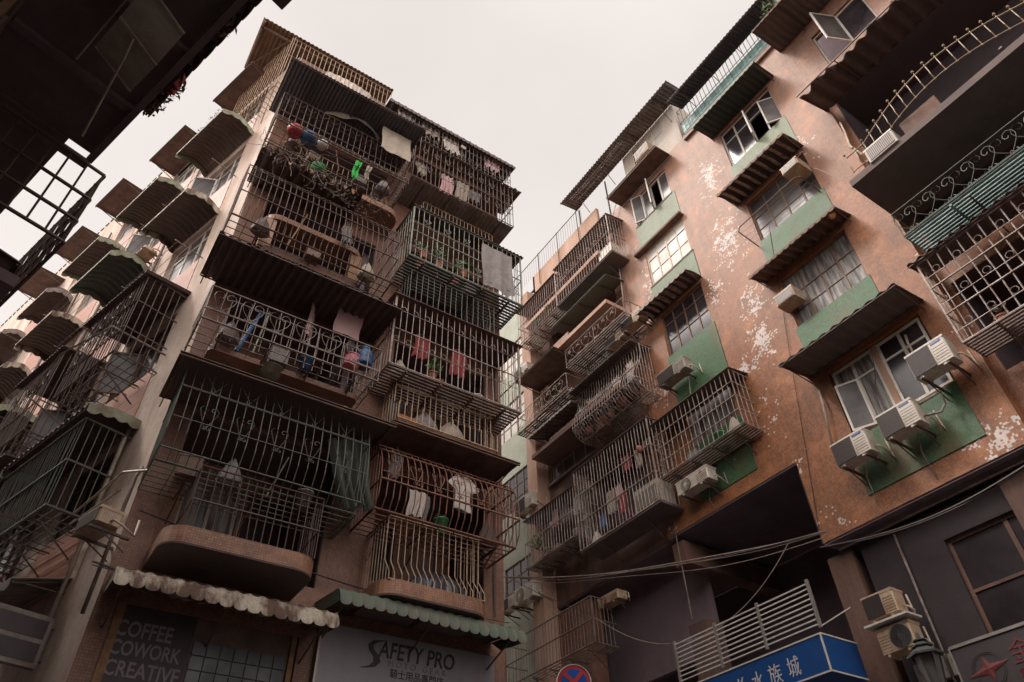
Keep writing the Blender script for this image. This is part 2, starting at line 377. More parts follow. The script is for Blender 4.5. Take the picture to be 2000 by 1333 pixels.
# ------------------------------------------------------------------ pieces
def spiral(cx, cz, r, a0, turns, n=12, shrink=.25):
    return [(cx + r*(1-(1-shrink)*k/n)*math.cos(a0+turns*2*math.pi*k/n), cz + r*(1-(1-shrink)*k/n)*math.sin(a0+turns*2*math.pi*k/n)) for k in range(n+1)]
def orn(kind, x, z, s):
    """list of 2-D curves"""
    if kind == 'heart':
        o = []
        for m in (-1, 1):
            lobe = [(x+m*s*a, z+s*b) for a, b in ((0.02, -.62), (.22, -.38), (.42, -.10), (.5, .16), (.44, .40), (.28, .50), (.12, .44), (.05, .28), (.10, .14), (.2, .12), (.26, .2))]
            foot = [(x+m*s*a, z+s*b) for a, b in ((.0, -.5), (.10, -.66), (.2, -.70), (.26, -.62), (.2, -.54))]
            o += [lobe, foot]
        return o
    if kind == 'vheart':
        o = []
        for m in (-1, 1):
            o.append([(x+m*s*a, z+s*b) for a, b in ((0.0, -1.0), (.2, -.55), (.42, .0), (.46, .25), (.34, .42), (.16, .40), (.08, .25), (.16, .14), (.24, .2))])
            o.append([(x+m*s*a, z+s*b) for a, b in ((.02, -.8), (.1, -.98), (.2, -1.0), (.22, -.9), (.15, -.86))])
        return o
    if kind == 'vee':
        o = []
        for m in (-1, 1):
            o.append([(x+m*s*a, z+s*b) for a, b in ((.5, .5), (.25, .05), (.03, -.35), (.05, -.5), (.15, -.55), (.2, -.46), (.13, -.4))])
        return o
    if kind == 'ring': return [[(x+s*.5*math.cos(k*math.pi/5), z+s*.5*math.sin(k*math.pi/5)) for k in range(11)]]
    if kind == 'chev': return [[(x-s*.5, z+s*.5), (x, z-.1*s), (x+s*.5, z+s*.5)]]
    if kind == 'butterfly':
        o = []
        for m in (-1, 1):
            for n_ in (-1, 1): o.append([(x+m*s*a, z+n_*s*b) for a, b in ((.0, 0), (.25, .2), (.42, .45), (.36, .68), (.18, .7), (.1, .52), (.2, .42), (.28, .5))])
        return o
    if kind == 'scroll':
        o = []
        for m in (-1, 1): o.append([(x+m*s*a, z+s*b) for a, b in ((.0, -.7), (.12, -.3), (.36, 0), (.42, .3), (.28, .5), (.1, .4), (.12, .22), (.22, .25))])
        return o
    return []

def interp(prof, z):
    """y of the profile (list of (y, z), going up) at height z"""
    for (y0, z0), (y1, z1) in zip(prof, prof[1:]):
        if min(z0, z1) <= z <= max(z0, z1) and abs(z1-z0) > 1e-6: return y0+(y1-y0)*(z-z0)/(z1-z0)
    return prof[0][0] if z < prof[0][1] else prof[-1][0]

def profile(kind, D, h):
    if kind == 'flat': return [(-D, 0), (-D, h)]
    if kind == 'bulge':      # swells out, curls back to the wall at the top
        return [(-D*.85, 0), (-D*.97, h*.12), (-D, h*.3), (-D*.98, h*.5), (-D*.9, h*.66), (-D*.74, h*.82), (-D*.5, h*.94), (-D*.15, h)]
    if kind == 'belly':      # flat top, round belly low down
        return [(-D*.55, 0), (-D*.85, h*.06), (-D, h*.18), (-D*.98, h*.32), (-D*.82, h*.5), (-D*.66, h*.66), (-D*.6, h*.82), (-D*.6, h)]
    if kind == 'lean':       # slight swelling at the bottom
        return [(-D*.78, 0), (-D*.93, h*.1), (-D, h*.22), (-D, h*.45), (-D*.94, h*.7), (-D*.84, h)]
    if kind == 'crank':      # kinks out near the foot
        return [(-D, 0), (-D, h*.1), (-D*.8, h*.34), (-D*.8, h)]
    if kind == 'crankin':
        return [(-D, 0), (-D, h*.35), (-D*.72, h*.5), (-D*.72, h)]

JR = random.Random(11)
def cage(name, label, F, u0, u1, z0, z1, D, mat='brown_bars', sp=.11, r=.009, prof='flat', rails=(0, .5, 1), orns=(), floor='bars', brk=3, sides=(1, 1),
         top=None, cat='window cage', group=None, rr=None, post=0.0, floormat=None, dbl=False):
    w_ = u1-u0; h = z1-z0; P = profile(prof, D, h); rr = rr or r*1.35
    t = thing(name, label, cat, F, (u0, 0, z0), group)
    mb = MB(); n = max(2, round(w_/sp))
    for i in range(n+1):
        x = w_*i/n
        if 0 < i < n or not post:
            jx = JR.gauss(0, .006) if 0 < i < n else 0; jb = JR.gauss(0, .010) if 0 < i < n else 0; jm = JR.gauss(0, .012) if JR.random() < .25 else 0
            if len(P) == 2: pts = [(x+jb, P[0][0], 0), (x+jm, P[0][0]+JR.gauss(0, .006), h*.5), (x+jx, P[1][0], h)]
            else: pts = [(x+jb+(jx-jb)*z/h, y, z) for y, z in P]
            mb.tube(pts, r*JR.uniform(.88, 1.12))
    if dbl:
        for i in range(n): x = w_*(i+.5)/n; mb.tube([(x, interp(P, h*.62)-.012, h*.62), (x, interp(P, h*.95)-.012, h*.95)], r*.7)
    mb.build('front_grille', mat, t)
    fr = MB()
    for k in rails:
        z = h*k; y = interp(P, z)-r
        L_ = 0 if sides[0] else 0
        pts = ([(0, 0, z)] if sides[0] else []) + [(0, y, z), (w_, y, z)] + ([(w_, 0, z)] if sides[1] else [])
        for a, b in zip(pts, pts[1:]): fr.tube([a, b], rr)
    if post:
        for x in (0, w_): fr.box(x-post/2, x+post/2, -D-post*.5, -D+post*.5, 0, h)
    fr.build('frame', mat, t)
    m = max(1, round(D/sp))
    for sidx, x in ((0, 0), (1, w_)):
        if not sides[sidx]: continue
        sb = MB()
        for j in range(1, m+1):
            y = -D*j/m*.999
            # span of heights where the profile is at or beyond y
            zs = [z for k in range(41) for z in [h*k/40] if interp(P, z) <= y+1e-4]
            if len(zs) > 1 and zs[-1]-zs[0] > .05: sb.tube([(x, y, zs[0]), (x, y, zs[-1])], r)
        if sb.v: sb.build('side_grille', mat, t)
    if orns:
        ob = MB()
        for (kind, zf, step, size, off) in orns:
            x = off + step/2
            while x < w_ - size*.4:
                for c in orn(kind, x, h*zf, size):
                    ob.tube([(a, interp(P, min(max(b, 0), h))-r*1.6, b) for a, b in c], r*.75, 3)
                x += step
        for (kind, zf, step, size, off) in orns:
            zb = h*zf-size*.66; ob.tube([(.02, interp(P, zb)-r*1.6, zb), (w_-.02, interp(P, zb)-r*1.6, zb)], r*.7, 3)
        ob.build('scrollwork', mat, t)
    y_b = P[0][0]
    if floor == 'bars':
        fb = MB(); k = 6
        for j in range(k+1): y = y_b*(j/k); fb.tube([(0, y, -.01), (w_, y, -.01)], r*1.1)
        for i in range(int(w_/.28)+1): x = i*.28; fb.tube([(x, 0, -.02), (x, y_b, -.02)], r*.8)
        fb.build('floor_grate', floormat or mat, t)
    elif floor == 'sheet':
        fb = MB(); nn = int(w_/.028)
        fb.grid(lambda a, b: (w_*a, y_b*b, -.03+.012*math.sin(a*w_*2*math.pi/.11)), max(8, nn), 1)
        fb.grid(lambda a, b: (w_*a, y_b*b, -.036+.012*math.sin(a*w_*2*math.pi/.11)), max(8, nn), 1)
        fb.build('floor_sheet', floormat or 'rusty_sheet', t)
    elif floor == 'slats':
        fb = MB(); y = 0.02
        while y < -y_b: fb.box(0, w_, -y-.045, -y, -.035, -.012); y += .085
        for i in range(4): x = w_*(i+.5)/4; fb.box(x-.02, x+.02, y_b, 0, -.07, -.036)
        fb.build('floor_slats', floormat or mat, t)
    elif floor == 'plate':
        MB().box(0, w_, y_b, 0, -.06, -.01).build('floor_plate', floormat or 'soffit', t)
    for i in range(brk):
        x = w_*(i+.5)/brk; b = MB(); b.tube([(x, y_b*.92, -.05), (x, -.02, -.05)], .016); b.tube([(x, y_b*.8, -.05), (x, -.02, -.42)], .014); b.build('bracket', 'dark_metal', t)
    if top:
        tm, ov, dz = top[:3]; kind = top[3] if len(top) > 3 else 'corr'
        sheet_mb(-ov, w_+ov, h+dz, h-.02, D+ov, kind).build('roof_sheet', tm, t)
    return t

def sheet_mb(x0, x1, zw, ze, D, kind='corr', pitch=.1, amp=.02, th=.012, rag=0.0, y_in=0.0, arch=0.0, sag=0.0):
    mb = MB(); W = x1-x0
    if kind == 'flat':
        nx, nt_ = 8, 3; f0 = lambda x: 0
    else:
        nx = max(8, int(W/pitch*6)); nt_ = 8 if arch else (3 if rag == 0 else 5); f0 = lambda x: amp*math.sin(2*math.pi*x/pitch)
    rg = [random.uniform(0, 1) for _ in range(200)]
    def P(a, b, off):
        x = x0+W*a
        q = b
        if rag:
            k = int(a*60); e = rg[k]*(1-(a*60-k))+rg[k+1]*(a*60-k); q = b*(1-rag*e*(b**2))
        y = -D*q + y_in
        z = zw+(ze-zw)*q + f0(x) + off + arch*math.sin(math.pi*min(1, q))*1.0 - sag*math.sin(math.pi*a)
        return (x, y, z)
    mb.grid(lambda a, b: P(a, b, 0), nx, nt_); mb.grid(lambda a, b: P(a, b, th), nx, nt_)
    if kind == 'flat' or True:   # close the rim
        for a0, a1, b0, b1 in ((0, 1, 1, 1), (0, 0, 0, 1), (1, 1, 0, 1)):
            n = nx if a0 != a1 else nt_
            mb.grid(lambda a, b: P(a0+(a1-a0)*a, b0+(b1-b0)*a, th*b), n, 1)
    return mb

def valance_mb(x0, x1, y, ztop, h, sc=.16, depth=.07, pts=8, curve=0.0):
    """hanging strip with a scalloped lower edge"""
    mb = MB(); n = max(1, round((x1-x0)/sc)); nx = n*pts
    def low(a):
        k = (a*n) % 1.0
        if a >= 1: k = 0
        return ztop-h-depth*math.sqrt(max(0, 1-(2*k-1)**2))
    for o in (0, .012):
        mb.grid(lambda a, b: (x0+(x1-x0)*a, y+o-curve*math.sin(b*math.pi/2), ztop+(low(a)-ztop)*b), nx, 4 if curve else 1)
    mb.grid(lambda a, b: (x0+(x1-x0)*a, y+.012*b-curve, low(a)), nx, 1)
    return mb

def awning(label, F, u0, u1, zw, ze, D, mat='dark_sheet', kind='corr', pitch=.1, amp=.02, val=None, valmat=None, struts=2, arch=0.0, rag=0.0, cheeks=False, rim=True, name='awning', group=None, rimmat='dark_metal', th=.012, stripes=0, sag=0.0, slope_strut=.2):
    t = thing(name, label, 'awning', F, (u0, 0, zw), group); W = u1-u0; e = ze-zw
    sheet_mb(0, W, 0, e, D, kind, pitch, amp, th, rag, arch=arch, sag=sag).build('sheet', mat, t)
    if val: valance_mb(0, W, -D-.006, e+.015, val[0], val[1], val[2]).build('valance', valmat or mat, t)
    if cheeks:
        for x in (0, W):
            c = MB()
            n = 10; sc = 4
            up_ = [(-D*k/n, e*k/n+arch*math.sin(math.pi*k/n)) for k in range(n+1)]
            low = [(-D*k/(n*2), e*k/(n*2)+arch*math.sin(math.pi*k/(n*2))-.13-.05*abs(math.sin(sc*math.pi*k/(n*2)))) for k in range(2*n, -1, -1)]
            P = up_+low
            vs = [(x, y, z) for y, z in P] + [(x+.01, y, z) for y, z in P]; m = len(P)
            # quads strip between upper and lower line
            fs = []
            for off in (0, m):
                for k in range(n):
                    a, b = k, k+1; c2, d2 = n+1+(2*n-2*k), n+1+(2*n-2*k-2); mid = n+1+(2*n-2*k-1)
                    fs.append((a+off, b+off, d2+off, mid+off, c2+off))
            c.add(vs, fs); c.build('cheek', valmat or mat, t)
    fr = MB()
    if rim:
        fr.tube([(0, -D+.03, e-.03), (W, -D+.03, e-.03)], .015); fr.tube([(0, -.03, -.03), (W, -.03, -.03)], .015)
    for i in range(struts):
        x = W*(i+.5)/struts if struts > 1 else W/2
        if struts == 2: x = .06 if i == 0 else W-.06
        fr.tube([(x, -.01, -.03), (x, -D+.03, e-.03)], .014); fr.tube([(x, -.01, -slope_strut), (x, -D*.8, e*.8-.04)], .012)
    if fr.v: fr.build('frame', rimmat, t)
    return t

def ac_unit(label, F, bl_, tr_, D=.5, style='mesh', logo=None, mat='ac_white', fan='left', h_=None, brackets=True, pipe=True, dep=.3, group=None):
    u0, u1, z0, z1 = rect(F, bl_, tr_, D)
    w_ = u1-u0; h = h_ or (z1-z0)
    t = thing('air_conditioner', label, 'air conditioner', F, (u0, -D, z0), group)
    mb = MB(); c = .02
    # casing with chamfered corners
    poly = [(c, 0), (w_-c, 0), (w_, c), (w_, dep-c), (w_-c, dep), (c, dep), (0, dep-c), (0, c)]
    mb.slab(poly, 0.02, h); mb.box(-.006, w_+.006, -.006, dep+.006, h-.035, h+.004)
    if style != 'window':
        for k in range(2): mb.box(w_*.12+k*w_*.6, w_*.2+k*w_*.6, .01, dep-.01, -.02, .02)
    cas = mb.build('casing', mat, t)
    if style in ('mesh', 'fan', 'round'):
        fx0, fx1 = (.03*w_, .6*w_) if fan == 'left' else (.38*w_, .96*w_)
        cx, cz = (fx0+fx1)/2, h*.5; R = min((fx1-fx0)/2, h*.44)
        if style == 'mesh':
            g = MB(); g.box(fx0, fx1, -.012, 0, h*.06, h*.93); g.build('fan_grille', 'ac_grille', t)
            ln = MB()
            for k in range(14): z = h*(.08+.84*k/13); ln.box(fx0, fx1, -.016, -.012, z, z+.004)
            for k in range(10): x = fx0+(fx1-fx0)*k/9; ln.box(x-.002, x+.002, -.018, -.0165, h*.06, h*.93)
            ln.build('guard', 'black_plastic', t)
        else:
            g = MB(); g.disc((cx, cz), R*1.02, -.009, 28); g.build('fan_well', 'black_plastic', t)
            fb = MB()
            for k in range(5):
                a = k*2*math.pi/5
                P = [(cx+R*rr*math.cos(a+da), cz+R*rr*math.sin(a+da)) for rr, da in ((.2, 0), (.85, -.15), (.9, .35), (.6, .6), (.2, .7))]
                fb.add([(x, -.013+.004*j, z) for j, (x, z) in enumerate(P)], [tuple(range(5))])
            fb.build('fan_blades', 'ac_grille', t)
            gd = MB()
            for q in ((.25, .5, .75, 1.0) if style == 'fan' else (.3, .55, .8, 1.0)):
                gd.tube([(cx+R*q*math.cos(a*math.pi/12), -.03, cz+R*q*math.sin(a*math.pi/12)) for a in range(24)], .004, 3, closed=True)
            for k in range(28): a = k*2*math.pi/28; gd.tube([(cx+R*.2*math.cos(a), -.03, cz+R*.2*math.sin(a)), (cx+R*math.cos(a+.2), -.028, cz+R*math.sin(a+.2))], .0025, 3)
            gd.disc((cx, cz), R*.22, -.034, 12)
            gd.build('guard', mat if style == 'fan' else 'black_plastic', t)
        sx0, sx1 = (.64*w_, .97*w_) if fan == 'left' else (.04*w_, .34*w_)
        sl_ = MB()
        for k in range(6): z = h*(.12+.11*k); sl_.box(sx0, sx1, -.004, 0, z, z+.006)
        sl_.build('panel_lines', 'ac_grille', t)
        if logo == 'word':
            MB().box(sx0+.01, sx1-.03, -.005, 0, h*.82, h*.9).build('badge', 'road_blue', t)
            tx = text_mesh('Panasonic', h*.055, 'letter_white', t, (sx0+.018, -.007, h*.843)); tx.name = 'lettering'
        if logo == 'diamonds':
            lg = MB(); cx2, cz2, q = (sx0+sx1)/2, h*.78, .026
            for a in (90, 210, 330):
                A = math.radians(a); e = Vector((math.cos(A), 0, math.sin(A))); f = Vector((-math.sin(A), 0, math.cos(A)))
                o = Vector((cx2, -.006, cz2)); lg.quad(*[tuple(o+e*i*q+f*j*q) for i, j in ((0, 0), (.87, .5), (1.74, 0), (.87, -.5))])
            lg.build('emblem', 'red_paint', t)
            tx = text_mesh('MITSUBISHI', h*.03, 'red_paint', t, (cx2-.055, -.006, h*.69)); tx.name = 'lettering'
    else:   # through-window unit: louvred sides, plain coil face
        g = MB(); g.box(w_*.06, w_*.94, -.01, 0, h*.12, h*.92); g.build('coil_face', 'ac_grille', t)
        ln = MB()
        for k in range(16): x = w_*(.08+.84*k/15); ln.box(x-.003, x+.003, -.014, -.01, h*.12, h*.92)
        for k in range(7): z = h*(.2+.1*k)
        for k in range(6): y = dep*(.2+.1*k); ln.box(-.004, 0, y, y+.012, h*.25, h*.8); ln.box(w_, w_+.004, y, y+.012, h*.25, h*.8)
        ln.build('louvres', 'alu_frame', t)
    if brackets:
        for x in (w_*.15, w_*.85):
            b = MB(); b.box(x-.02, x+.02, -.03, D, -.05, -.02); b.tube([(x, .12, -.04), (x, D-.01, -.04-D*.35)], .011); b.build('bracket', 'dark_metal', t)
    if pipe:
        p = MB(); x = w_; p.tube([(x, dep*.6, h*.3), (x+.07, dep*.6, h*.25), (x+.1, dep*.9, h*.1), (x+.08, D-.02, -.05), (x+.05, D-.01, h*.8)], .016, 6); p.build('pipe', 'pipe_white', t, smooth=True)
    return t

def text_mesh(body, size, mat, parent, loc, ext=.003, sx=1.0, shear=0.0, bold=0.0, align='LEFT', name='lettering', spacing=1.0, rot=0):
    c = bpy.data.curves.new(name, 'FONT'); c.body = body; c.size = size*1.38; c.extrude = ext; c.shear = shear; c.offset = bold; c.align_x = align; c.space_character = spacing; c.resolution_u = 3
    o = bpy.data.objects.new(name, c); COL.objects.link(o)
    dg = bpy.context.evaluated_depsgraph_get(); dg.update(); me = bpy.data.meshes.new_from_object(o.evaluated_get(dg)); bpy.data.objects.remove(o); bpy.data.curves.remove(c)
    me.transform(Matrix.Rotation(math.radians(90), 4, 'X') @ Matrix.Diagonal((sx, 1, 1, 1)))
    me.name = name; me.materials.clear(); me.materials.append(MATS[mat])
    ob = bpy.data.objects.new(name, me); COL.objects.link(ob); ob.parent = parent; ob.location = loc
    if rot: ob.rotation_euler = (0, rot, 0)
    return ob

def window(parent, xf, u0, u1, z0, z1, nx=2, nz=1, frame='white_paint', pane='glass_dark', fw=.045, rec=.08, transom=None, name='window', open_=(), sill=None, box_=True, mull=.6):
    """a window of a house: frame > pane, sill, open sashes; open_ = ((column, angle), ...)"""
    f = MB(); w_ = u1-u0; h = z1-z0; y0, y1 = rec-.03, rec+.03
    f.box(u0, u0+fw, y0, y1, z0, z1); f.box(u1-fw, u1, y0, y1, z0, z1); f.box(u0+fw, u1-fw, y0, y1, z0, z0+fw); f.box(u0+fw, u1-fw, y0, y1, z1-fw, z1)
    zt = z1 if transom is None else z0+h*transom
    if transom: f.box(u0+fw, u1-fw, y0+.003, y1-.003, zt-fw*.4, zt+fw*.4)
    for i in range(1, nx):
        x = u0+w_*i/nx; f.box(x-fw*mull, x+fw*mull, y0+.005, y1-.005, z0+fw, z1-fw)
    for k in range(1, nz):
        z = z0+(zt-z0)*k/nz; f.box(u0+fw, u1-fw, y0+.009, y1-.009, z-fw*.3, z+fw*.3)
    fo = f.build(name, frame, parent, xf)
    opened = {c for c, a in open_}
    g = MB()
    for i in range(nx):
        x0, x1 = u0+w_*i/nx, u0+w_*(i+1)/nx
        if i in opened:
            if transom: g.box(x0+.01, x1-.01, rec-.004, rec+.004, zt, z1-.01)
        else: g.box(x0+.01, x1-.01, rec-.004, rec+.004, z0+.01, z1-.01)
    if g.v: g.build('pane', pane, fo)  if xf is None else g.build('pane', pane, fo, xf)
    for c, a in open_:
        x0, x1 = u0+w_*c/nx, u0+w_*(c+1)/nx; ww = x1-x0-.01; hh = zt-z0-.02
        R = Matrix.Translation((x0 if a > 0 else x1, y0-.01, z0+.01)) @ Matrix.Rotation(-math.radians(a), 4, 'Z')
        s_ = -1 if a < 0 else 1
        m = MB(); q = fw*.8
        def bx(m, a0, a1, b0, b1): m.box(s_*a0, s_*a1, -.02, .02, b0, b1)
        bx(m, 0, q, 0, hh); bx(m, ww-q, ww, 0, hh); bx(m, q, ww-q, 0, q); bx(m, q, ww-q, hh-q, hh)
        m.build('sash', frame, fo, (xf @ R) if xf is not None else R)
        p = MB().box(s_*q, s_*(ww-q), -.003, .003, q, hh-q); p.build('sash_pane', 'glass_dim', fo, (xf @ R) if xf is not None else R)
    if sill: MB().box(u0-.06, u1+.06, -sill, rec-.032, z0-.07, z0-.003).build('sill', 'concrete', fo, xf)
    return fo

def wall(mb, u0, u1, z0, z1, holes=(), t=.18, y=0.0):
    us = sorted({u0, u1, *[v for h in holes for v in h[:2] if u0 < v < u1]}); zs = sorted({z0, z1, *[v for h in holes for v in h[2:4] if z0 < v < z1]})
    for a, b in zip(us, us[1:]):
        for c, d in zip(zs, zs[1:]):
            m, n = (a+b)/2, (c+d)/2
            if any(h[0] < m < h[1] and h[2] < n < h[3] for h in holes): continue
            mb.quad((a, y, c), (b, y, c), (b, y, d), (a, y, d))
    for h in holes:
        a, b, c, d = h[:4]; tt = h[4] if len(h) > 4 else t
        mb.quad((a, y, c), (a, y, d), (a, y+tt, d), (a, y+tt, c)); mb.quad((b, y, c), (b, y+tt, c), (b, y+tt, d), (b, y, d))
        mb.quad((a, y, c), (a, y+tt, c), (b, y+tt, c), (b, y, c)); mb.quad((a, y, d), (b, y, d), (b, y+tt, d), (a, y+tt, d))
    return mb

def cloth_mb(w_, h, folds=3, amp=.04, drape=.0, taper=0.0, seed=0, nx=30, nz=18, hemrag=.03):
    R = random.Random(seed); ph = R.uniform(0, 6); p2 = R.uniform(0, 6)
    def f(a, b, o):
        k = .35+.65*b
        x = w_*(.5+(a-.5)*(1-taper*b)) + .02*math.sin(5*b+ph)
        return (x, amp*k*math.sin(a*folds*2*math.pi+ph+b*1.2)+amp*.35*math.sin(a*folds*5.3*math.pi+p2+b*4)*b+o-drape*math.sin(math.pi*a), -h*b*(1+hemrag*math.sin(a*9+p2)) - drape*.6*math.sin(math.pi*a)*(1-b))
    mb = MB(); mb.grid(lambda a, b: f(a, b, 0), nx, nz); mb.grid(lambda a, b: f(a, b, .006), nx, nz)
    return mb
def cloth(label, F, tl, w_, h, D, mat, cat='cloth', name='hanging_cloth', yaw=0, **kw):
    u, z = at(F, tl, D); t = cloth_mb(w_, h, **kw).build(name, mat, None, smooth=True)
    t.matrix_world = F.M @ Matrix.Translation((u, -D, z)) @ Matrix.Rotation(math.radians(yaw), 4, 'Z')
    return tag(t, label, cat)
def foliage_mb(n, rx, ry, rz, size=.06, seed=1, hang=0.0):
    R = random.Random(seed); mb = MB()
    for k in range(n):
        while True:
            p = Vector((R.uniform(-1, 1), R.uniform(-1, 1), R.uniform(-1, 1)))
            if p.length < 1: break
        c = Vector((p.x*rx, p.y*ry, p.z*rz - hang*abs(p.x)*rz)); a = Vector((R.gauss(0, 1), R.gauss(0, 1), R.gauss(0, .6))).normalized(); b = a.cross(Vector((R.gauss(0, 1), R.gauss(0, 1), R.gauss(0, 1)))).normalized()
        s = size*R.uniform(.6, 1.4)
        mb.add([tuple(c-a*s), tuple(c+b*s*.35), tuple(c+a*s), tuple(c-b*s*.35)], [(0, 1, 2, 3)])
    return mb
def plant(label, F, p, D, n=60, rx=.18, rz=.2, size=.06, mat='leaf', pot=True, seed=1, name='potted_plant', hang=0.0):
    u, z = at(F, p, D); t = thing(name, label, 'plant', F, (u, -D, z))
    foliage_mb(n, rx, rx*.7, rz, size, seed, hang).build('leaves', mat, t)
    st = MB(); R = random.Random(seed)
    for k in range(7): a = R.uniform(0, 6.3); st.tube([(0, 0, -rz-.02), (.5*rx*math.cos(a), .3*rx*math.sin(a), -rz*.2), (rx*.8*math.cos(a), rx*.5*math.sin(a), rz*.7)], .005, 3)
    st.build('stems', 'leaf_dry', t)
    if pot: MB().lathe((0, 0, -rz-.2), [(0, 0), (.07, 0), (.1, .17), (.115, .17), (.115, .2), (.09, .2), (.085, .15), (0, .15)], 12).build('pot', 'terracotta', t)
    return t
def pipe(label, pts, r=.02, mat='pipe_white', name='drain_pipe', cat='pipe', n=6, clips=0):
    mb = MB().tube(pts, r, n); o = mb.build(name, mat, None, smooth=True)
    return tag(o, label, cat)
def W3(F, u, z, d=0.0): return tuple(F.M @ Vector((u, -d, z)))
def P3(F, p, d=0.0): u, z = at(F, p, d); return W3(F, u, z, d)

# ================================================================== ground and street
g = MB().box(-120, 160, -120, 160, -.3, 0).build('ground', 'paving'); struct(g)
rd = MB(); rd.quad((-1.2, -60, .004), (9.2, -60, .004), (9.2, 8.2, .004), (-1.2, 8.2, .004))
c0 = NW*.9 + WD*9.0; c1 = NW*2.6 + WD*8.5
rd.quad(tuple((c0)+Vector((0, 0, .004))), (c1.x, c1.y, .004), tuple(c1+WD*70+Vector((0, 0, .004))), tuple(c0+WD*70+Vector((0, 0, .004))))
struct(rd.build('road', 'asphalt'))
struct(MB().box(9.2, 9.4, -60, 8.4, 0, .13).build('kerb', 'concrete'))
struct(MB().box(.9, 9.2, 8.2, 8.4, 0, .13).build('kerb', 'concrete'))

# ================================================================== corner house
house = thing('corner_house', 'old corner apartment house with plastered side wall and caged balconies over two shops', 'building', F1)
XW = F1.M.inverted() @ FW.M
# loggias behind the balconies: (u0, u1, z0, z1)
LOG = [(.98, 3.3, 6.12, 8.4), (.98, 3.4, 9.25, 11.35), (1.0, 3.4, 11.9, 13.9), (1.0, 3.4, 14.45, 16.5), (1.0, 3.2, 17.1, 19.3),
       (4.1, 6.2, 6.08, 8.45), (4.1, 6.2, 8.95, 11.4), (4.1, 6.2, 11.85, 14.3), (4.1, 6.2, 14.7, 17.0), (4.1, 6.2, 17.3, 19.0)]
SHOP = [(.85, 3.2, 3.0, 5.4), (3.4, 6.4, .2, 3.6)]
m = wall(MB(), .6, 6.6, 0, 9.0, [h for h in LOG if h[2] < 9 and h[3] < 9] + [(.85, 3.2, .3, 5.4), (3.4, 6.4, .2, 3.6), (4.1, 6.2, 8.95, 9.0)], 1.25)
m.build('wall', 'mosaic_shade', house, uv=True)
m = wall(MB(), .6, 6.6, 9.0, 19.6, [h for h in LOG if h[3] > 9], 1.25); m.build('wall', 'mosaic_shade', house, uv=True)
# rear walls of the loggias with a door and window each
for i, (a, b, c, d) in enumerate(LOG):
    dr = (a+.95, a+1.75, c+.02, c+1.95) if i < 5 else (b-1.0, b-.3, c+.02, c+1.95)
    wn = (a+1.85, b-.12, c+.95, d-.25) if i < 5 else (a+.15, b-1.15, c+.95, d-.25)
    if i == 0: dr = (a+1.35, a+2.1, c+.02, c+1.9); wn = (a+.35, a+1.25, c+1.0, d-.3)
    holes = [dr, wn] if wn[1]-wn[0] > .3 else [dr]
    wall(MB(), a, b, c, d, holes, .12, 1.25).build('loggia_wall', ['mosaic_tan', 'mosaic_shade', 'shaded_wall', 'shaded_wall', 'plaster_brown', 'mosaic_tan', 'mosaic_shade', 'shaded_wall', 'shaded_wall', 'plaster_brown'][i], house, uv=True)
    MB().box(dr[0], dr[1], 1.3, 1.36, dr[2], dr[3]).build('door', ['plaster_dark', 'brown_frame'][i % 2], house)
    if len(holes) > 1:
        window(house, Matrix.Translation((0, 1.25, 0)), *wn, 2, 1, 'brown_frame' if i else 'alu_frame', 'glass_curtain' if i in (0, 6) else 'glass_dark')
for a, b, c, d in LOG:  # linings added over the reveals to paint the loggias in shade
    MB().box(a+.004, b-.004, .01, 1.24, d-.02, d-.004).build('loggia_ceiling_shade', 'shadow_purple', house)
    MB().box(b-.016, b-.004, .01, 1.24, c+.004, d-.022).build('loggia_side_shade', 'shaded_wall', house)
# floors proud of the wall
def rounded(u0, u1, d, r, n=6):
    P = [(u1, 0.0), (u0, 0.0)]
    for k in range(n+1): a = math.pi/2*k/n; P.append((u0+r-r*math.cos(a), -d+r-r*math.sin(a)))
    for k in range(n+1): a = math.pi/2*k/n; P.append((u1-r+r*math.sin(a), -d+r-r*math.cos(a)))
    return P[::-1]
def balcony_slab(poly, z0, z1, mat): return MB().slab(poly, z0, z1).build('balcony_slab', mat, house, uv='wrap')
balcony_slab(rounded(.98, 2.98, 1.0, .3), 5.88, 6.1, 'mosaic_tan'); MB().slab(rounded(.985, 2.975, .995, .295), 5.86, 5.878).build('balcony_soffit_shade', 'soffit', house)  # dark plates under both mosaic slabs paint in the shade beneath
balcony_slab(rounded(3.9, 5.72, 1.0, .3), 5.86, 6.07, 'mosaic_tan'); MB().slab(rounded(3.905, 5.715, .995, .295), 5.84, 5.858).build('balcony_soffit_shade', 'soffit', house)
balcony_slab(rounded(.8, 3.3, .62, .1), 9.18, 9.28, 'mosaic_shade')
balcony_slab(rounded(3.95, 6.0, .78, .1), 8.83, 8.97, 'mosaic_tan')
balcony_slab(rounded(1.0, 3.1, .6, .3), 11.75, 11.92, 'plaster_brown')
balcony_slab(rounded(3.9, 6.1, .7, .1), 11.74, 11.88, 'plaster_brown')
balcony_slab(rounded(1.0, 3.6, .7, .3), 14.3, 14.46, 'mosaic_tan')
balcony_slab(rounded(3.9, 6.3, .55, .1), 14.56, 14.7, 'plaster_pink')
balcony_slab(rounded(3.9, 6.4, .5, .1), 17.15, 17.3, 'plaster_brown')
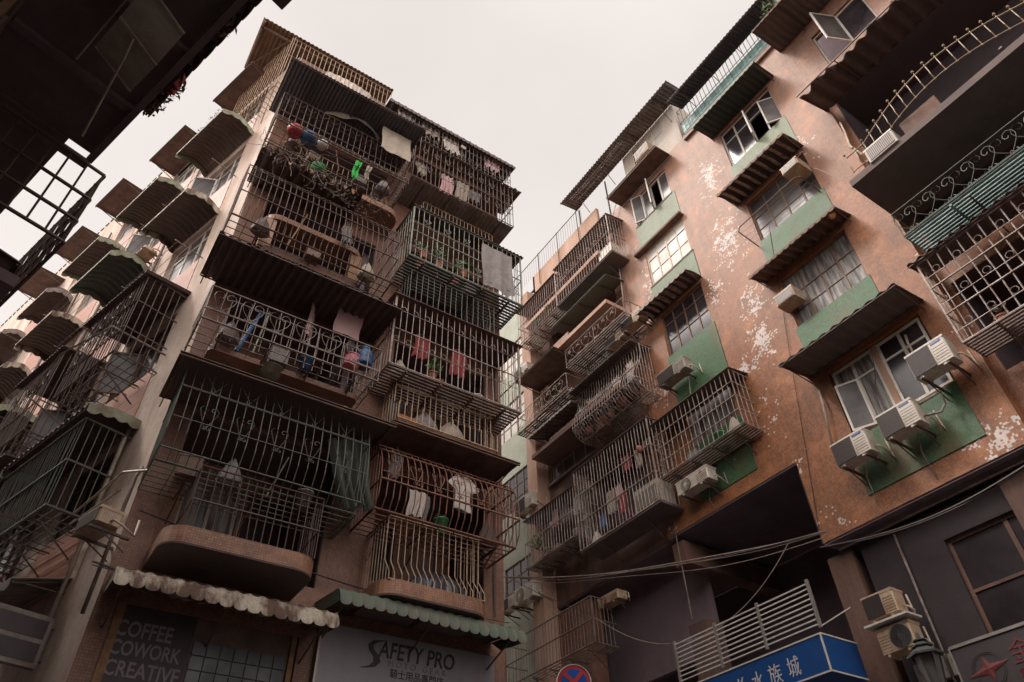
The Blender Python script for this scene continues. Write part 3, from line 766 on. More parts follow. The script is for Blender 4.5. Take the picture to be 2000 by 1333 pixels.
# closed body so that the rooms stay dark
b = MB()
b.quad((6.6, 0, 0), (6.6, 12, 0), (6.6, 12, 19.6), (6.6, 0, 19.6))
b.build('side_wall', 'plaster_brown', house)
MB().slab([(.6, .02), (6.6, .02), (6.6, 12), (-3.2, 12)], 19.5, 19.62).build('roof', 'concrete', house)
MB().slab([(.7, 1.4), (6.5, 1.4), (6.5, 3.4), (.3, 3.4)], 3.0, 3.1).build('floor', 'interior', house)
MB().box(.3, 6.5, 3.4, 3.5, 0, 19.4).build('interior', 'interior', house)
MB().box(3.25, 3.9, .3, 3.3, 5.5, 19.4).build('interior', 'interior', house)
# side street face
sw = []
rows = {'A': (-2.75, -1.15), 'B': (-5.45, -3.9), 'C': (-8.2, -6.7), 'D': (-10.6, -9.2), 'E': (-13.2, -11.8)}
for k, (a, bb) in rows.items():
    for zt in (19.5, 16.7, 13.95, 11.1, 8.3):
        sw.append((a, bb, zt-1.35, zt))
wall(MB(), -22, 0, 0, 19.6, [s for s in sw if s[3] < 19.6], .2).build('side_wall', 'plaster_side', house, XW, uv=True)
wall(MB(), -22, -3.2, 19.6, 20.9, (), .2).build('parapet', 'plaster_side', house, XW, uv=True)
tm = MB()
for k in range(60): tm.box(-22+k*.31, -22+k*.31+.2, -.03, .02, 20.9, 20.94)
tm.build('coping_tiles', 'concrete', house, XW)
cl = MB().box(-3.2-1, -3.2, .0, .2, 19.6, 19.7)
for s in sw:
    window(house, XW, s[0], s[1], s[2], s[3], 3 if s[1] > -4 else 2, 1, 'white_paint' if s[3] > 12 else 'brown_frame', 'glass_dim' if s[3] > 12 else 'glass_dark', rec=.12, transom=.72, open_=((0, -50),) if s[3] in (16.7, 11.1) and s[1] > -6 else ())
    MB().box(s[0], s[1], -.012, 0, s[2]-1.1, s[2]-.02).build('panel', 'brick_pink', house, XW, uv=True)
MB().quad((-21.9, .5, 0), (-.5, .5, 0), (-.5, .5, 20), (-21.9, .5, 20)).build('interior', 'interior', house, XW)
# ------------------------------------------------ shops under the corner house
u0, u1, z0, z1 = .9, 3.15, 3.4, 5.35
cw = thing('shop_window', 'dark coffee shop window lettered in grey capitals beside a wall of glass blocks', 'shop window', F1, (u0, 0, 3.0))
MB().box(-.05, .05, -.02, .06, 0, 2.4).build('jamb', 'wood', cw); MB().box(2.2, 2.27, -.02, .06, 0, 2.4).build('jamb', 'wood', cw)
MB().box(.05, .93, .0, .03, 0, 2.4).build('pane', 'sign_dark', cw)
gb = MB(); gi = MB()
for i in range(7):
    for j in range(12):
        x = .96+i*.175; z = .02+j*.175
        if x+.16 < 2.19: gb.box(x, x+.16, .0, .05, z, z+.16)
gb.build('glass_blocks', 'glass_frost', cw); MB().box(.93, 2.2, .02, .04, 0, 2.4).build('grout', 'concrete', cw)
def ftext(F, parent, origin, body, blp, trp, d, mat, **kw):
    a = rect(F, blp, trp, d); s = a[3]-a[2]
    o = text_mesh(body, s, mat, parent, (0, 0, 0), **kw)
    wd = max(v.co.x for v in o.data.vertices)-min(v.co.x for v in o.data.vertices); x0 = min(v.co.x for v in o.data.vertices)
    hh = max(v.co.z for v in o.data.vertices)-min(v.co.z for v in o.data.vertices); zz = min(v.co.z for v in o.data.vertices)
    kx = (a[1]-a[0])/wd; kz = s/hh
    for v in o.data.vertices: v.co.x = (v.co.x-x0)*kx; v.co.z = (v.co.z-zz)*kz
    o.location = (a[0]-origin[0], -d-origin[1], a[2]-origin[2]); return o
OC = (u0, 0, 3.0)
ftext(F1, cw, OC, 'COFFEE', (222, 1239), (342, 1228), .004, 'letter_grey', bold=.005)
ftext(F1, cw, OC, 'COWORK', (210, 1276), (357, 1270), .004, 'letter_grey', bold=.005)
ftext(F1, cw, OC, 'CREATIVE', (197, 1317), (353, 1309), .004, 'letter_grey', bold=.005)
# white shop sign
sg = rect(F1, (632, 1333), (965, 1243), .1)
SU0, SU1 = at(F1, (632, 1215), .1)[0], at(F1, (965, 1250), .1)[0]; SZ = at(F1, (632, 1215), .1)[1]
sb_ = thing('shop_sign', 'large pale sign board of a moto gear shop under the green awning', 'shop sign', F1, (SU0, -.1, 3.9)); OS = (SU0, -.1, 3.9)
MB().box(0, SU1-SU0, 0, .08, 0, SZ-3.9).build('board', 'sign_white', sb_)
MB().box(-.03, 0, -.01, .08, 0, SZ-3.9).build('edge', 'alu_frame', sb_)
ftext(F1, sb_, OS, 'AFETY PRO', (738, 1283), (888, 1280), .104, 'letter_black', shear=.12, bold=.004)
ftext(F1, sb_, OS, 'MOTO GEAR', (758, 1301), (871, 1311), .104, 'letter_grey', spacing=1.5)
ftext(F1, sb_, OS, '騎士用品專門店', (761, 1324), (866, 1325), .104, 'letter_black')
a = rect(F1, (702, 1303), (757, 1252), .106)
P = [(.95, 1), (.45, .93), (.25, .78), (.3, .6), (.5, .42), (.52, .25), (.35, .1), (0, 0), (.3, .03), (.62, .1), (.8, .28), (.72, .45), (.5, .62), (.45, .76), (.6, .88)]
MB().prism([((a[0]-SU0)+(a[1]-a[0])*x, a[2]-3.9+(a[3]-a[2])*z) for x, z in P], -.01, 0).build('emblem', 'letter_black', sb_)
# awnings above the shops: corrugated sheet falling to a rolled, scalloped front
def shop_awning(label, p0, p1, D, mat, drop=.19, name='awning'):
    a = at(F1, p0, D); b_ = at(F1, p1, D); t = thing(name, label, 'awning', F1, (a[0], 0, a[1]))
    W = b_[0]-a[0]
    sheet_mb(0, W, .12, 0, D, 'corr', .17, .012).build('sheet', mat, t)
    mb = MB(); sc = .17; n = round(W/sc); nx = n*8
    def f(x, q, o):
        k = (x*n) % 1.0; k = 0 if x >= 1 else k
        low = -drop-.05*math.sqrt(max(0, 1-(2*k-1)**2)); z = low*q
        return (W*x, -D-.10*math.sin(q*1.5)-o, z+.004*math.sin(2*math.pi*x*n)*(1-q)+.012*math.sin(7*x)*q)
    mb.grid(lambda x, q: f(x, q, 0), nx, 6); mb.grid(lambda x, q: f(x, q, .01), nx, 6)
    mb.build('valance', mat, t)
    for x in (0, W):
        MB().prism([(0, 0)]*0 or [(0, 0), (0, .1)], 0, 0) if False else None
        c = MB(); c.add([(x, 0, .1), (x, -D, 0), (x, -D-.09, -drop), (x, -D*.7, -drop*.8), (x, -D*.3, -drop*.5)], [(0, 1, 2, 3, 4)]); c.build('cheek', mat, t)
    fr = MB()
    for i in range(3): x = W*(.05+.45*i); fr.tube([(x, -.01, -.4), (x, -D+.02, -.1)], .014); fr.tube([(x, -.01, .05), (x, -D+.02, -.05)], .012)
    fr.tube([(0, -D+.02, -.06), (W, -D+.02, -.06)], .016); fr.build('frame', 'dark_metal', t)
    return t
shop_awning('long cream awning streaked with rust over the coffee shop window', (228, 1108), (662, 1183), .85, 'cream_sheet')
shop_awning('mossy green scalloped awning over the moto gear sign', (662, 1150), (1020, 1218), .9, 'green_sheet')

# ================================================================== balconies and cages of the corner house, left bay
OLDT = 'corner house'
cage('balcony_railing', 'straight dark bars on the rounded mosaic balcony low over the cream awning', F1, 1.2, 2.92, 6.1, 7.0, .93, 'dark_metal', .105, .009, 'flat', (.45, 1), floor=None, brk=0, cat='railing')
c = rect(F1, (303, 903), (712, 975), 1.1)
cage('window_cage', 'wide dark green cage with slim heart scrolls above the lowest left balcony', F1, .6, 3.45, 6.95, 8.55, 1.1, 'green_bars', .13, .0085, 'lean', (0, .08, .7, 1),
     (('vheart', .46, .5, .27, .2), ('vee', .80, .5, .27, .2)), 'bars', 3, rr=.012)
awning('wide flat dark awning over the green heart cage', F1, .42, 3.78, 8.5, 8.44, 1.27, 'soffit', 'flat', struts=2, rimmat='brown_frame')
cage('balcony_cage', 'open pale grey balcony cage with a band of hearts holding pink towels', F1, .52, 3.42, 9.3, 9.98, 1.1, 'grey_bars', .22, .0085, 'flat', (0, .3, 1), (('heart', .66, .44, .34, .02),), 'bars', 4, rr=.013)
cage('balcony_railing', 'thin twisted railing bars behind the heart balcony cage', F1, .9, 3.3, 9.28, 10.1, .8, 'grey_bars', .15, .008, 'flat', (1,), floor=None, brk=0, cat='railing')
awning('broad ragged corrugated awning above the pink towels', F1, .32, 3.68, 11.15, 11.02, 1.27, 'tarpaulin', 'corr', .15, .035, struts=2, rag=.04)
cage('window_cage', 'big round bellied dark cage on the third storey, tangled with dead vines', F1, .40, 3.5, 11.9, 13.95, 1.12, 'dark_metal', .115, .0095, 'bulge', (0, .25, .5, .75), (('scroll', .72, .36, .2, .1),), 'bars', 3)
cage('balcony_railing', 'short rusty bars of the tiled balcony inside the bellied dark cage', F1, 1.05, 2.95, 11.92, 12.72, .5, 'brown_bars', .12, .009, 'flat', (1,), floor=None, brk=0, cat='railing')
tag_ = thing('balcony_parapet', 'low tile-capped rail with rounded end inside the dark bellied cage', 'parapet', F1, (1.0, 0, 12.72))
m = MB(); m.slab([(x-1.0, y) for x, y in rounded(1.0, 3.0, .58, .28)], 0, .13); m.build('cap', 'mosaic_tan', tag_, uv='wrap')
MB().box(.0, .22, -.52, -.4, -.8, 0).build('post', 'plaster_pink', tag_); MB().box(1.75, 1.98, -.52, -.4, -.8, 0).build('post', 'wood', tag_)
awning('torn black tarpaulin awning draped with vines over the bellied cage', F1, .48, 2.6, 14.1, 13.95, 1.25, 'tarpaulin', 'corr', .22, .05, rag=.25, struts=2, sag=.05)
cage('balcony_cage', 'cluttered rusty cage with a red and a blue pot on its floor near the roof', F1, .52, 3.52, 14.95, 16.3, 1.12, 'brown_bars', .13, .009, 'crank', (0, .06, .14, .5, 1), (('chev', .82, .26, .2, .0),), 'bars', 4, rr=.013)
cage('balcony_railing', 'wavy cream balcony bars beneath the cluttered rusty cage', F1, 1.25, 3.3, 14.46, 15.3, .62, 'cream_bars', .12, .010, 'crank', (0, 1), floor=None, brk=0, cat='railing')
a0, d0_ = atz(F1, (570, 112), 16.62); 
awning('long dark blue corrugated awning below the topmost brown roof', F1, .38, 3.62, 16.78, 16.62, 1.58, 'blue_sheet', 'corr', .085, .016, struts=3)
# rooftop shack at the corner
shk = thing('rooftop_cage', 'rooftop lean-to of cream bars wrapping the corner under a brown corrugated roof', 'rooftop cage', F1, (0, 0, 17.0))
fb = MB()
for i in range(25): x = .3+i*.117; fb.tube([(x, -.12, .6), (x, -.12, 3.1)], .011)
fb.tube([(.3, -.12, 3.1), (3.12, -.12, 3.1)], .016); fb.tube([(.3, -.12, 2.2), (3.12, -.12, 2.2)], .014); fb.build('front_grille', 'cream_bars', shk)
sb = MB(); X2 = Matrix.Translation((0, 0, -17.0)) @ XW
for i in range(17):
    x = .1-i*.135; sb.tube([(x, -.3, 17.75), (x, -.3, 20.05)], .011)
for z in (17.75, 18.4, 19.2, 20.05): sb.tube([(.12, -.3, z), (-2.1, -.3, z)], .015)
for i in range(17): x = .1-i*.135; sb.tube([(x, -.3, 17.75), (x, 0, 17.75)], .010)
for q in ((0, 17.75), (-1, 18.4)): sb.tube([(q[0], -.3, q[1]), (q[0]-.8, .0, q[1]-.5)], .012)
sb.build('side_grille', 'cream_bars', shk, X2)
MB().box(.62, 3.1, .4, .5, 2.5, 3.15).build('wall', 'plaster_cream', shk)
rf = sheet_mb(-.5, 3.12, 3.3, 3.28, 0, 'flat')
m = MB()
def rfz(a, b, o): x = -.52+3.66*a; return (x - .45*b*0, -.12+1.6*b-.02, 3.26+.02*math.sin(x*2*math.pi/.11)+o+.06*b)
m.grid(lambda a, b: rfz(a, b, 0), 210, 2); m.grid(lambda a, b: rfz(a, b, .012), 210, 2); m.build('roof_sheet', 'brown_sheet', shk)
m = MB(); m.box(-.5, 3.1, .05, .09, 3.15, 3.24); m.box(-.48, -.44, -.1, 1.45, 3.15, 3.24); m.box(-.5, 3.1, 1.3, 1.34, 3.18, 3.27); m.tube([(.3, -.12, 3.1), (-.5, 1.4, 3.18)], .02)
m.build('rafters', 'brown_frame', shk)
cloth('crumpled white plastic sheet hung along the rooftop cage', F1, (638, 138), 1.25, .42, .02, 'cloth_white', 'plastic sheet', folds=6, amp=.03, seed=3, drape=.08)

# right bay
cage('balcony_railing', 'pale bars kinked at the foot on the lowest right mosaic balcony', F1, 4.02, 5.62, 6.07, 7.15, .95, 'cream_bars', .11, .009, 'crank', (0, 1), floor=None, brk=0, cat='railing')
cage('balcony_cage', 'round bellied rust-red cage with a white shirt hanging inside', F1, 3.72, 6.28, 7.15, 8.62, 1.0, 'rust_bars', .115, .011, 'bulge', (0, .3, .72), (('vheart', .5, .4, .24, .0), ('scroll', .88, .3, .18, .1)), 'bars', 4, rr=.017, dbl=False)
awning('thin flat canopy above the rust-red bellied cage', F1, 3.78, 6.28, 8.72, 8.66, 1.1, 'rusty_sheet', 'flat', struts=2, rimmat='brown_frame')
cage('balcony_railing', 'cream bars with kinked feet on the second right balcony, crates behind', F1, 3.98, 5.98, 8.97, 9.95, .8, 'cream_bars', .12, .011, 'crankin', (0, .88), floor=None, brk=0, cat='railing')
c = rect(F1, (757, 705), (1017, 690), .9)
cage('balcony_cage', 'square pale cage with two rows of small rings on the third storey', F1, 3.66, 6.46, 9.98, 11.7, .9, 'pale_bars', .125, .0095, 'flat', (0, .5, 1), (('ring', .82, .25, .1, .05), ('ring', .36, .25, .1, -.05)), 'slats', 4, top=('rusty_sheet', .08, .05, 'flat'), rr=.015, post=.035, floormat='brown_bars')
cage('balcony_railing', 'dim green bars of the balcony between ring cage and sage green cage', F1, 4.0, 6.0, 11.88, 12.8, .7, 'green_bars', .13, .009, 'flat', (0, 1), floor=None, brk=0, cat='railing')
cage('balcony_cage', 'sage green cage full of plants with a grey tarpaulin on its right end', F1, 3.82, 6.62, 13.0, 14.6, .9, 'sage_bars', .125, .0095, 'flat', (0, .5, 1), (('butterfly', .75, .5, .17, .1), ('butterfly', .24, .5, .17, -.1)), 'slats', 4, rr=.015, post=.03, floormat='green_bars')
sheet_t = thing('roof_sheet', 'narrow dark roof sheet resting on the sage green plant cage', 'roof sheet', F1, (3.8, 0, 14.6))
sheet_mb(0, 2.9, .12, 0.02, .95, 'corr', .1, .018).build('sheet', 'dark_sheet', sheet_t)
cage('balcony_railing', 'hidden wavy cream bars just above the sage green cage roof', F1, 4.2, 6.1, 14.7, 15.5, .5, 'cream_bars', .1, .009, 'flat', (0, 1), floor=None, brk=0, cat='railing')
cage('balcony_cage', 'brown cage with many small hearts and a corrugated floor below the roof edge', F1, 3.7, 6.5, 15.75, 17.3, .85, 'brown_bars', .115, .0095, 'flat', (0, .5, 1), (('vheart', .8, .32, .14, .1), ('vheart', .36, .32, .14, -.06)), 'sheet', 4, rr=.014, floormat='grey_sheet')
awning('ragged curled sheet separating the two topmost right cages', F1, 3.85, 6.75, 17.35, 17.3, .95, 'rusty_sheet', 'corr', .14, .03, rag=.12, struts=0)
cage('balcony_cage', 'topmost right cage of thin bars hung with washing and rags', F1, 3.15, 6.5, 17.35, 18.3, .8, 'grey_bars', .115, .008, 'flat', (0, .72, 1), (('scroll', .35, .24, .13, .05),), None, 0)
awning('scalloped dark tile-edged awning along the top right roofline', F1, 2.85, 6.62, 18.5, 18.35, .9, 'dark_sheet', 'corr', .19, .045, struts=0, val=(.05, .12, .07))

# side street face: arched awnings, flat awnings, cages
WR = random.Random(5)
def wawn(label, col, z, D=.78, arch=True, mat='dark_sheet', dz=0.0):
    a, b_ = rows[col]; a += WR.uniform(-.12, .1); b_ += WR.uniform(-.1, .12); D *= WR.uniform(.88, 1.12); z += WR.uniform(-.08, .08); sg_ = WR.uniform(0, .06); ar = WR.uniform(.09, .2)
    if arch: return awning(label, FW, a-.12, b_+.12, z, z-WR.uniform(.04, .2), D, WR.choice(['dark_sheet', 'tarpaulin', 'dkgreen_sheet']), 'corr', WR.choice([.13, .16, .2]), .022, cheeks=True, valmat=WR.choice(['sage_sheet', 'sage_sheet', 'cream_sheet', 'grey_sheet']), arch=ar, sag=sg_, struts=0, val=(.02, .13, .05), rim=False)
    return awning(label, FW, a-.1, b_+.1, z, z-.05, D, 'rusty_sheet', 'flat', struts=2, rimmat='dark_metal')
wawn('largest arched awning, beside the pale corner strip just under the rooftop lean-to', 'A', 16.95)
wawn('arched awning next to the corner strip, one storey below the largest arched awning', 'A', 14.15)
wawn('arched awning in the second window column, second from the top on the side wall', 'B', 16.95)
wawn('arched awning in the second window column with a reddish rail beneath', 'B', 14.15)
wawn('arched awning in the third window column, upper one', 'C', 16.8)
wawn('arched awning in the third window column, lower one', 'C', 14.05)
wawn('arched awning in the fourth window column against the sky', 'D', 16.7)
wawn('arched awning in the fourth window column, one storey down', 'D', 13.95)
wawn('farthest small arched awning on the side wall', 'E', 16.6)
wawn('low dark arched awning far down the side street', 'D', 11.2)
wawn('arched awning half hidden by cages in the third column', 'C', 11.3)
wawn('brown flat metal awning at the very top beside the rooftop lean-to', 'A', 19.7, .7, False)
wawn('brown flat panelled awning at roof level in the second column', 'B', 19.4, .85, False)
wawn('brown flat panelled awning at roof level in the third column', 'C', 19.4, .85, False)
wawn('brown flat awning at roof level in the fourth column', 'D', 19.3, .85, False)
wawn('farthest brown flat awning at roof level', 'E', 19.3, .8, False)
def wcage(label, u0, u1, z0, z1, D, mat, prof, rail, orns=(), top=('dark_sheet', .1, .08), **kw):
    return cage('window_cage', label, FW, u0, u1, z0, z1, D, mat, .13, .010, prof, rail, orns, kw.get('floor', 'bars'), 2, top=top)
wcage('dark side cage with curly hearts beside the pale corner strip', -3.0, -.98, 9.55, 11.35, .75, 'dark_metal', 'flat', (0, .3, .65, 1), (('heart', .8, .42, .3, .1), ('heart', .45, .42, .3, .1)))
wcage('dark side cage in the second column above the teal framed cage', -5.6, -3.8, 9.3, 11.2, .75, 'dark_metal', 'flat', (0, .35, 1), (('heart', .7, .4, .26, .1),))
wcage('lattice side cage with crossed bars under the second column cage', -5.8, -3.6, 7.0, 8.6, .8, 'brown_bars', 'lean', (0, .2, .4, .6, .8, 1), (('butterfly', .5, .4, .2, .0),))
t = awning('stubby awning with a mottled scalloped end above the teal framed cage', FW, -3.6, -.8, 8.45, 8.35, .8, 'dark_sheet', 'corr', .16, .03, cheeks=True, valmat='sage_sheet', struts=0, arch=.05)
cage('window_cage', 'teal framed flat cage low on the side wall above the old air conditioner', FW, -3.5, -.95, 6.75, 8.2, .7, 'green_bars', .11, .009, 'flat', (0, .5, 1), (), 'bars', 3, rr=.02)
cage('window_cage', 'green painted cage farther along the side wall near the frame edge', FW, -6.4, -3.9, 5.6, 6.9, .7, 'green_bars', .11, .009, 'flat', (0, .5, 1), (), 'bars', 3, rr=.018)
cage('window_cage', 'far dark cage near the lower left corner of the side wall', FW, -8.6, -6.4, 8.9, 10.8, .8, 'brown_bars', .12, .011, 'flat', (0, .5, 1), (('heart', .7, .4, .26, .1),), 'bars', 2, top=('dark_sheet', .1, .1))
cage('window_cage', 'lattice cage hanging far down the side street', FW, -9.4, -7.2, 5.9, 7.8, .8, 'brown_bars', .12, .011, 'lean', (0, .3, .6, 1), (('butterfly', .5, .4, .2, .0),), 'bars', 2)
ac_unit('old air conditioner with slatted grey front on the side wall by the drain pipe', FW, (142, 1045), (200, 985), .5, 'window', mat='ac_cream')
awning('short grey scalloped awning at street level on the side wall', FW, -2.6, -1.0, 5.95, 5.72, .7, 'grey_sheet', 'corr', .16, .015, val=(.1, .15, .06), struts=2)
sx = thing('sign_box', 'small tilted box sign with grey panels sticking out low on the side wall', 'sign', FW, (-.95, 0, 4.75)); MB().box(-.05, .05, -.75, -.05, 0, .62).build('case', 'grey_sheet', sx)
m = MB(); m.box(.052, .056, -.7, -.1, .34, .56); m.box(.052, .056, -.7, -.1, .06, .28); m.build('panel', 'sign_dark', sx)
m = MB(); m.tube([(0, 0, .1), (0, -.08, .1)], .015); m.tube([(0, 0, .5), (0, -.08, .5)], .015); m.build('bracket', 'dark_metal', sx)
for (lab, off, za, zb) in (('pale drain pipe bending down the corner strip of the side wall', -1.0, 5.0, 8.3), ('thin rusty pipe along the lower corner of the corner house', -.06, 5.2, 7.1)):
    pipe(lab, [W3(FW, off, zb+.2, .02), W3(FW, off+.04, zb, .08), W3(FW, off, za, .08)], .03 if off < -.5 else .025, 'pipe_white' if off < -.5 else 'brown_bars')
# clothes drying frame of thin rods
rk = MB(); rk.tube([W3(FW, -9.5, 14.9, 0), W3(FW, -9.5, 14.9, 1.2), W3(FW, -11.2, 14.9, 1.2), W3(FW, -11.2, 14.9, 0)], .014)
tag(rk.build('drying_rack', 'dark_metal'), 'thin wire drying rack poking into the sky at the far left', 'drying rack')
rk = MB(); rk.tube([W3(FW, -.9, 9.9, 0), W3(FW, -1.1, 10.05, .9), W3(FW, -2.4, 10.05, 1.1), W3(FW, -3.6, 9.8, 1.0), W3(FW, -3.8, 9.6, 0)], .018, 6)
tag(rk.build('drying_rack', 'grey_bars'), 'bent pale rod curving out below the side cage with hearts', 'drying rack')
rk = MB(); rk.tube([W3(F1, .62, 7.0, .45), W3(FW, .1, 7.02, .3), W3(FW, -1.2, 6.9, .25)], .018, 6); rk.tube([W3(FW, .0, 6.85, .2), W3(FW, -1.2, 6.72, .25)], .014, 6)
tag(rk.build('handrail', 'pipe_white'), 'bent pale rail wrapping the corner below the green heart cage', 'rail')
# weeds on the parapet
for i, (u_, s_) in enumerate(((-4.4, 1.0), (-5.0, .7), (-3.9, .7))):
    t = thing('weed', ['tallest wispy weed growing on the parapet against the sky', 'small wispy weed left of the tallest one on the parapet', 'small weed close to the rooftop lean-to'][i], 'plant', FW, (u_, -.02, 21.2 if i < 2 else 21.1))
    foliage_mb(26, .3*s_, .15, .24*s_, .045, 20+i).build('leaves', 'leaf_dry', t)
    st = MB(); R = random.Random(i)
    for k in range(8): a = R.uniform(0, 6.28); st.tube([(0, 0, -.35), (.1*math.cos(a), .05, -.1), (.3*s_*math.cos(a), .1*math.sin(a), .25*s_*R.uniform(.2, 1))], .004, 3)
    st.build('stems', 'leaf_dry', t)

# extra units, lines and pipes on the side wall
ac_unit('square cream air conditioner between the arched awnings of the side wall', FW, (262, 498), (283, 480), .4, 'mesh', mat='ac_cream')
ac_unit('small boxed air conditioner lower down between the side wall awnings', FW, (160, 640), (180, 618), .4, 'window', mat='ac_cream')
for i, u_ in enumerate((-3.4, -6.1, -8.8)):
    pipe(('brown drain pipe nearest the corner between two window columns', 'brown drain pipe in the middle of the side wall', 'farthest brown drain pipe on the side wall')[i], [W3(FW, u_, 19.4, .06), W3(FW, u_, 14, .06), W3(FW, u_+.03, 6, .06)], .035, 'brown_bars')
for i, (a, b_, z) in enumerate(((-2.9, -1.0, 15.25), (-5.6, -3.8, 15.25), (-2.9, -1.0, 12.5), (-5.6, -3.8, 12.45), (-8.4, -6.6, 15.2))):
    m = MB()
    for k in range(4): m.tube([W3(FW, a, z, .15+.13*k), W3(FW, b_, z+.01*k, .15+.13*k)], .007, 4)
    for x in (a, b_): m.tube([W3(FW, x, z, 0), W3(FW, x, z, .6)], .012, 4)
    tag(m.build('drying_rack', 'grey_bars'), ('drying rack below the largest arched awning', 'drying rack below the second column upper awning', 'drying rack beside the corner strip under the lower arched awning', 'drying rack below the second column lower awning', 'drying rack in the third window column')[i], 'drying rack')

# ================================================================== long house on the right (F2: u = -y)
lh = thing('long_house', 'long apartment house of brown mosaic with green panels, worn white where tiles have fallen', 'building', F2)
def q2(bl_, tr_, d=0): return rect(F2, bl_, tr_, d)
wA1 = (-9.36, -7.85, 19.3, 20.55); wA2 = (-9.32, -7.74, 16.55, 18.0); wA3 = (-9.3, -7.76, 13.85, 15.3); wA4 = (-9.25, -7.8, 11.0, 12.1)
wB1 = (-5.78, -4.02, 18.05, 19.6); wB2 = (-5.8, -4.0, 14.95, 16.4); wB3 = (-5.75, -4.0, 12.05, 13.5); wB4 = (-5.55, -3.55, 9.05, 10.62)
holes = [wA1, wA2, wA3, wA4, wB1, wB2, wB3, wB4]
cut = lambda a, b, c, d: [h for h in holes if a < h[0] and h[1] < b and c < h[2] and h[3] < d]
UL, UM, UR = -10.5, -6.83, -3.02
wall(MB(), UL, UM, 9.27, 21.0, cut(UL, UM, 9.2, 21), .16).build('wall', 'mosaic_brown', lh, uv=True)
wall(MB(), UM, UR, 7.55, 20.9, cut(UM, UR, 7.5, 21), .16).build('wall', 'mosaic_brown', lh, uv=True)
# wall right of the second window band: loggias
HC = [(-2.9, 6.8, 12.95, 17.35), (-2.8, 3.2, 11.4, 12.9), (-2.9, 3.2, 8.9, 10.95), (-2.5, -1.1, 18.3, 19.7)]
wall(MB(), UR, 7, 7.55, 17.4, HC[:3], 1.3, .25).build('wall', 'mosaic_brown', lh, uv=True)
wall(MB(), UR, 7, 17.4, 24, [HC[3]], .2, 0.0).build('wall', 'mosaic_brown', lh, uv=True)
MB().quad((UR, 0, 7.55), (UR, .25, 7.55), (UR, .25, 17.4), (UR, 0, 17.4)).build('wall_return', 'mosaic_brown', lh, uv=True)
MB().quad((UR, 0, 17.4), (7, 0, 17.4), (7, .25, 17.4), (UR, .25, 17.4)).build('wall_return', 'plaster_dark', lh)
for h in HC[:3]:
    wall(MB(), h[0], h[1], h[2], h[3], [(h[0]+1.0, h[0]+1.8, h[2]+.05, h[2]+1.8)], .1, 1.5).build('loggia_wall', 'shaded_wall', lh, uv=True)
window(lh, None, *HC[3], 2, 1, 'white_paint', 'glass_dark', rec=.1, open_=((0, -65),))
for h in HC[:3]:  # dark linings laid inside the openings, shade painted in
    MB().box(h[0]+.004, h[1]-.004, .27, 1.49, h[3]-.02, h[3]-.004).build('loggia_ceiling_shade', 'shaded_wall', lh)
    MB().box(h[0]+.004, h[0]+.016, .27, 1.49, h[2]+.004, h[3]-.022).build('loggia_side_shade', 'shaded_wall', lh)
# green panels between the windows
gp = []
gp += [(-9.42, -7.72, 18.12, wA1[2]-.02), (-9.38, -7.68, 15.5, wA2[2]-.02), (-9.34, -7.68, 12.3, wA3[2]-.02), (-9.3, -7.7, 9.6, wA4[2]-.02)]
gp += [(-5.84, -3.96, 16.6, wB1[2]-.02), (-5.84, -3.96, 13.7, wB2[2]-.02), (-5.8, -3.96, 10.8, wB3[2]-.02), (-5.7, -3.55, 7.95, wB4[2]-.02)]
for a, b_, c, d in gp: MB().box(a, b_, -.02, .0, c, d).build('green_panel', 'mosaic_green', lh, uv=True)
# windows
window(lh, None, *wA1, 4, 1, 'white_paint', 'glass_dim', rec=.08, transom=None, open_=((0, -28), (2, 62)), sill=.03)
window(lh, None, *wA2, 4, 2, 'pipe_white', 'glass_milky', fw=.04, rec=.06, transom=.72, sill=.03)
window(lh, None, *wA3, 4, 2, 'brown_frame', 'glass_dark', fw=.035, rec=.1, transom=.75)
window(lh, None, *wA4, 2, 1, 'grey_bars', 'glass_curtain', fw=.04, rec=.1)
window(lh, None, *wB1, 4, 1, 'white_paint', 'glass_dark', fw=.04, rec=.1, transom=.7, open_=((2, 70), (3, -35)))
window(lh, None, *wB2, 4, 2, 'brown_frame', 'glass_dim', fw=.035, rec=.1, transom=.6)
window(lh, None, *wB3, 4, 2, 'brown_frame', 'glass_curtain', fw=.035, rec=.1, transom=.62)
wl = (-5.5, -4.62, 9.1, 10.58); wr = (-4.5, -3.6, 9.1, 10.58)
MB().box(-4.62, -4.5, .03, .14, 9.1, 10.58).build('mullion', 'plaster_pink', lh)
for q, op in ((wl, ((0, -24),)), (wr, ())):
    wo = window(lh, None, *q, 2, 1, 'white_paint', 'glass_curtain' if op else 'glass_dark', fw=.05, rec=.08, transom=.72, open_=op)
    gr = MB()
    for k in (0, 1):
        x0 = q[0]+(q[1]-q[0])*(k/2)+.1; x1 = x0+.26
        for x in (x0, x0+.09, x0+.18, x1): gr.box(x-.008, x+.008, .14, .155, q[2]+.1, q[2]+.95)
        for z in (q[2]+.12, q[2]+.75, q[2]+.9): gr.box(x0, x1, .156, .168, z-.008, z+.008)
    gr.build('burglar_bars', 'grey_bars', wo)
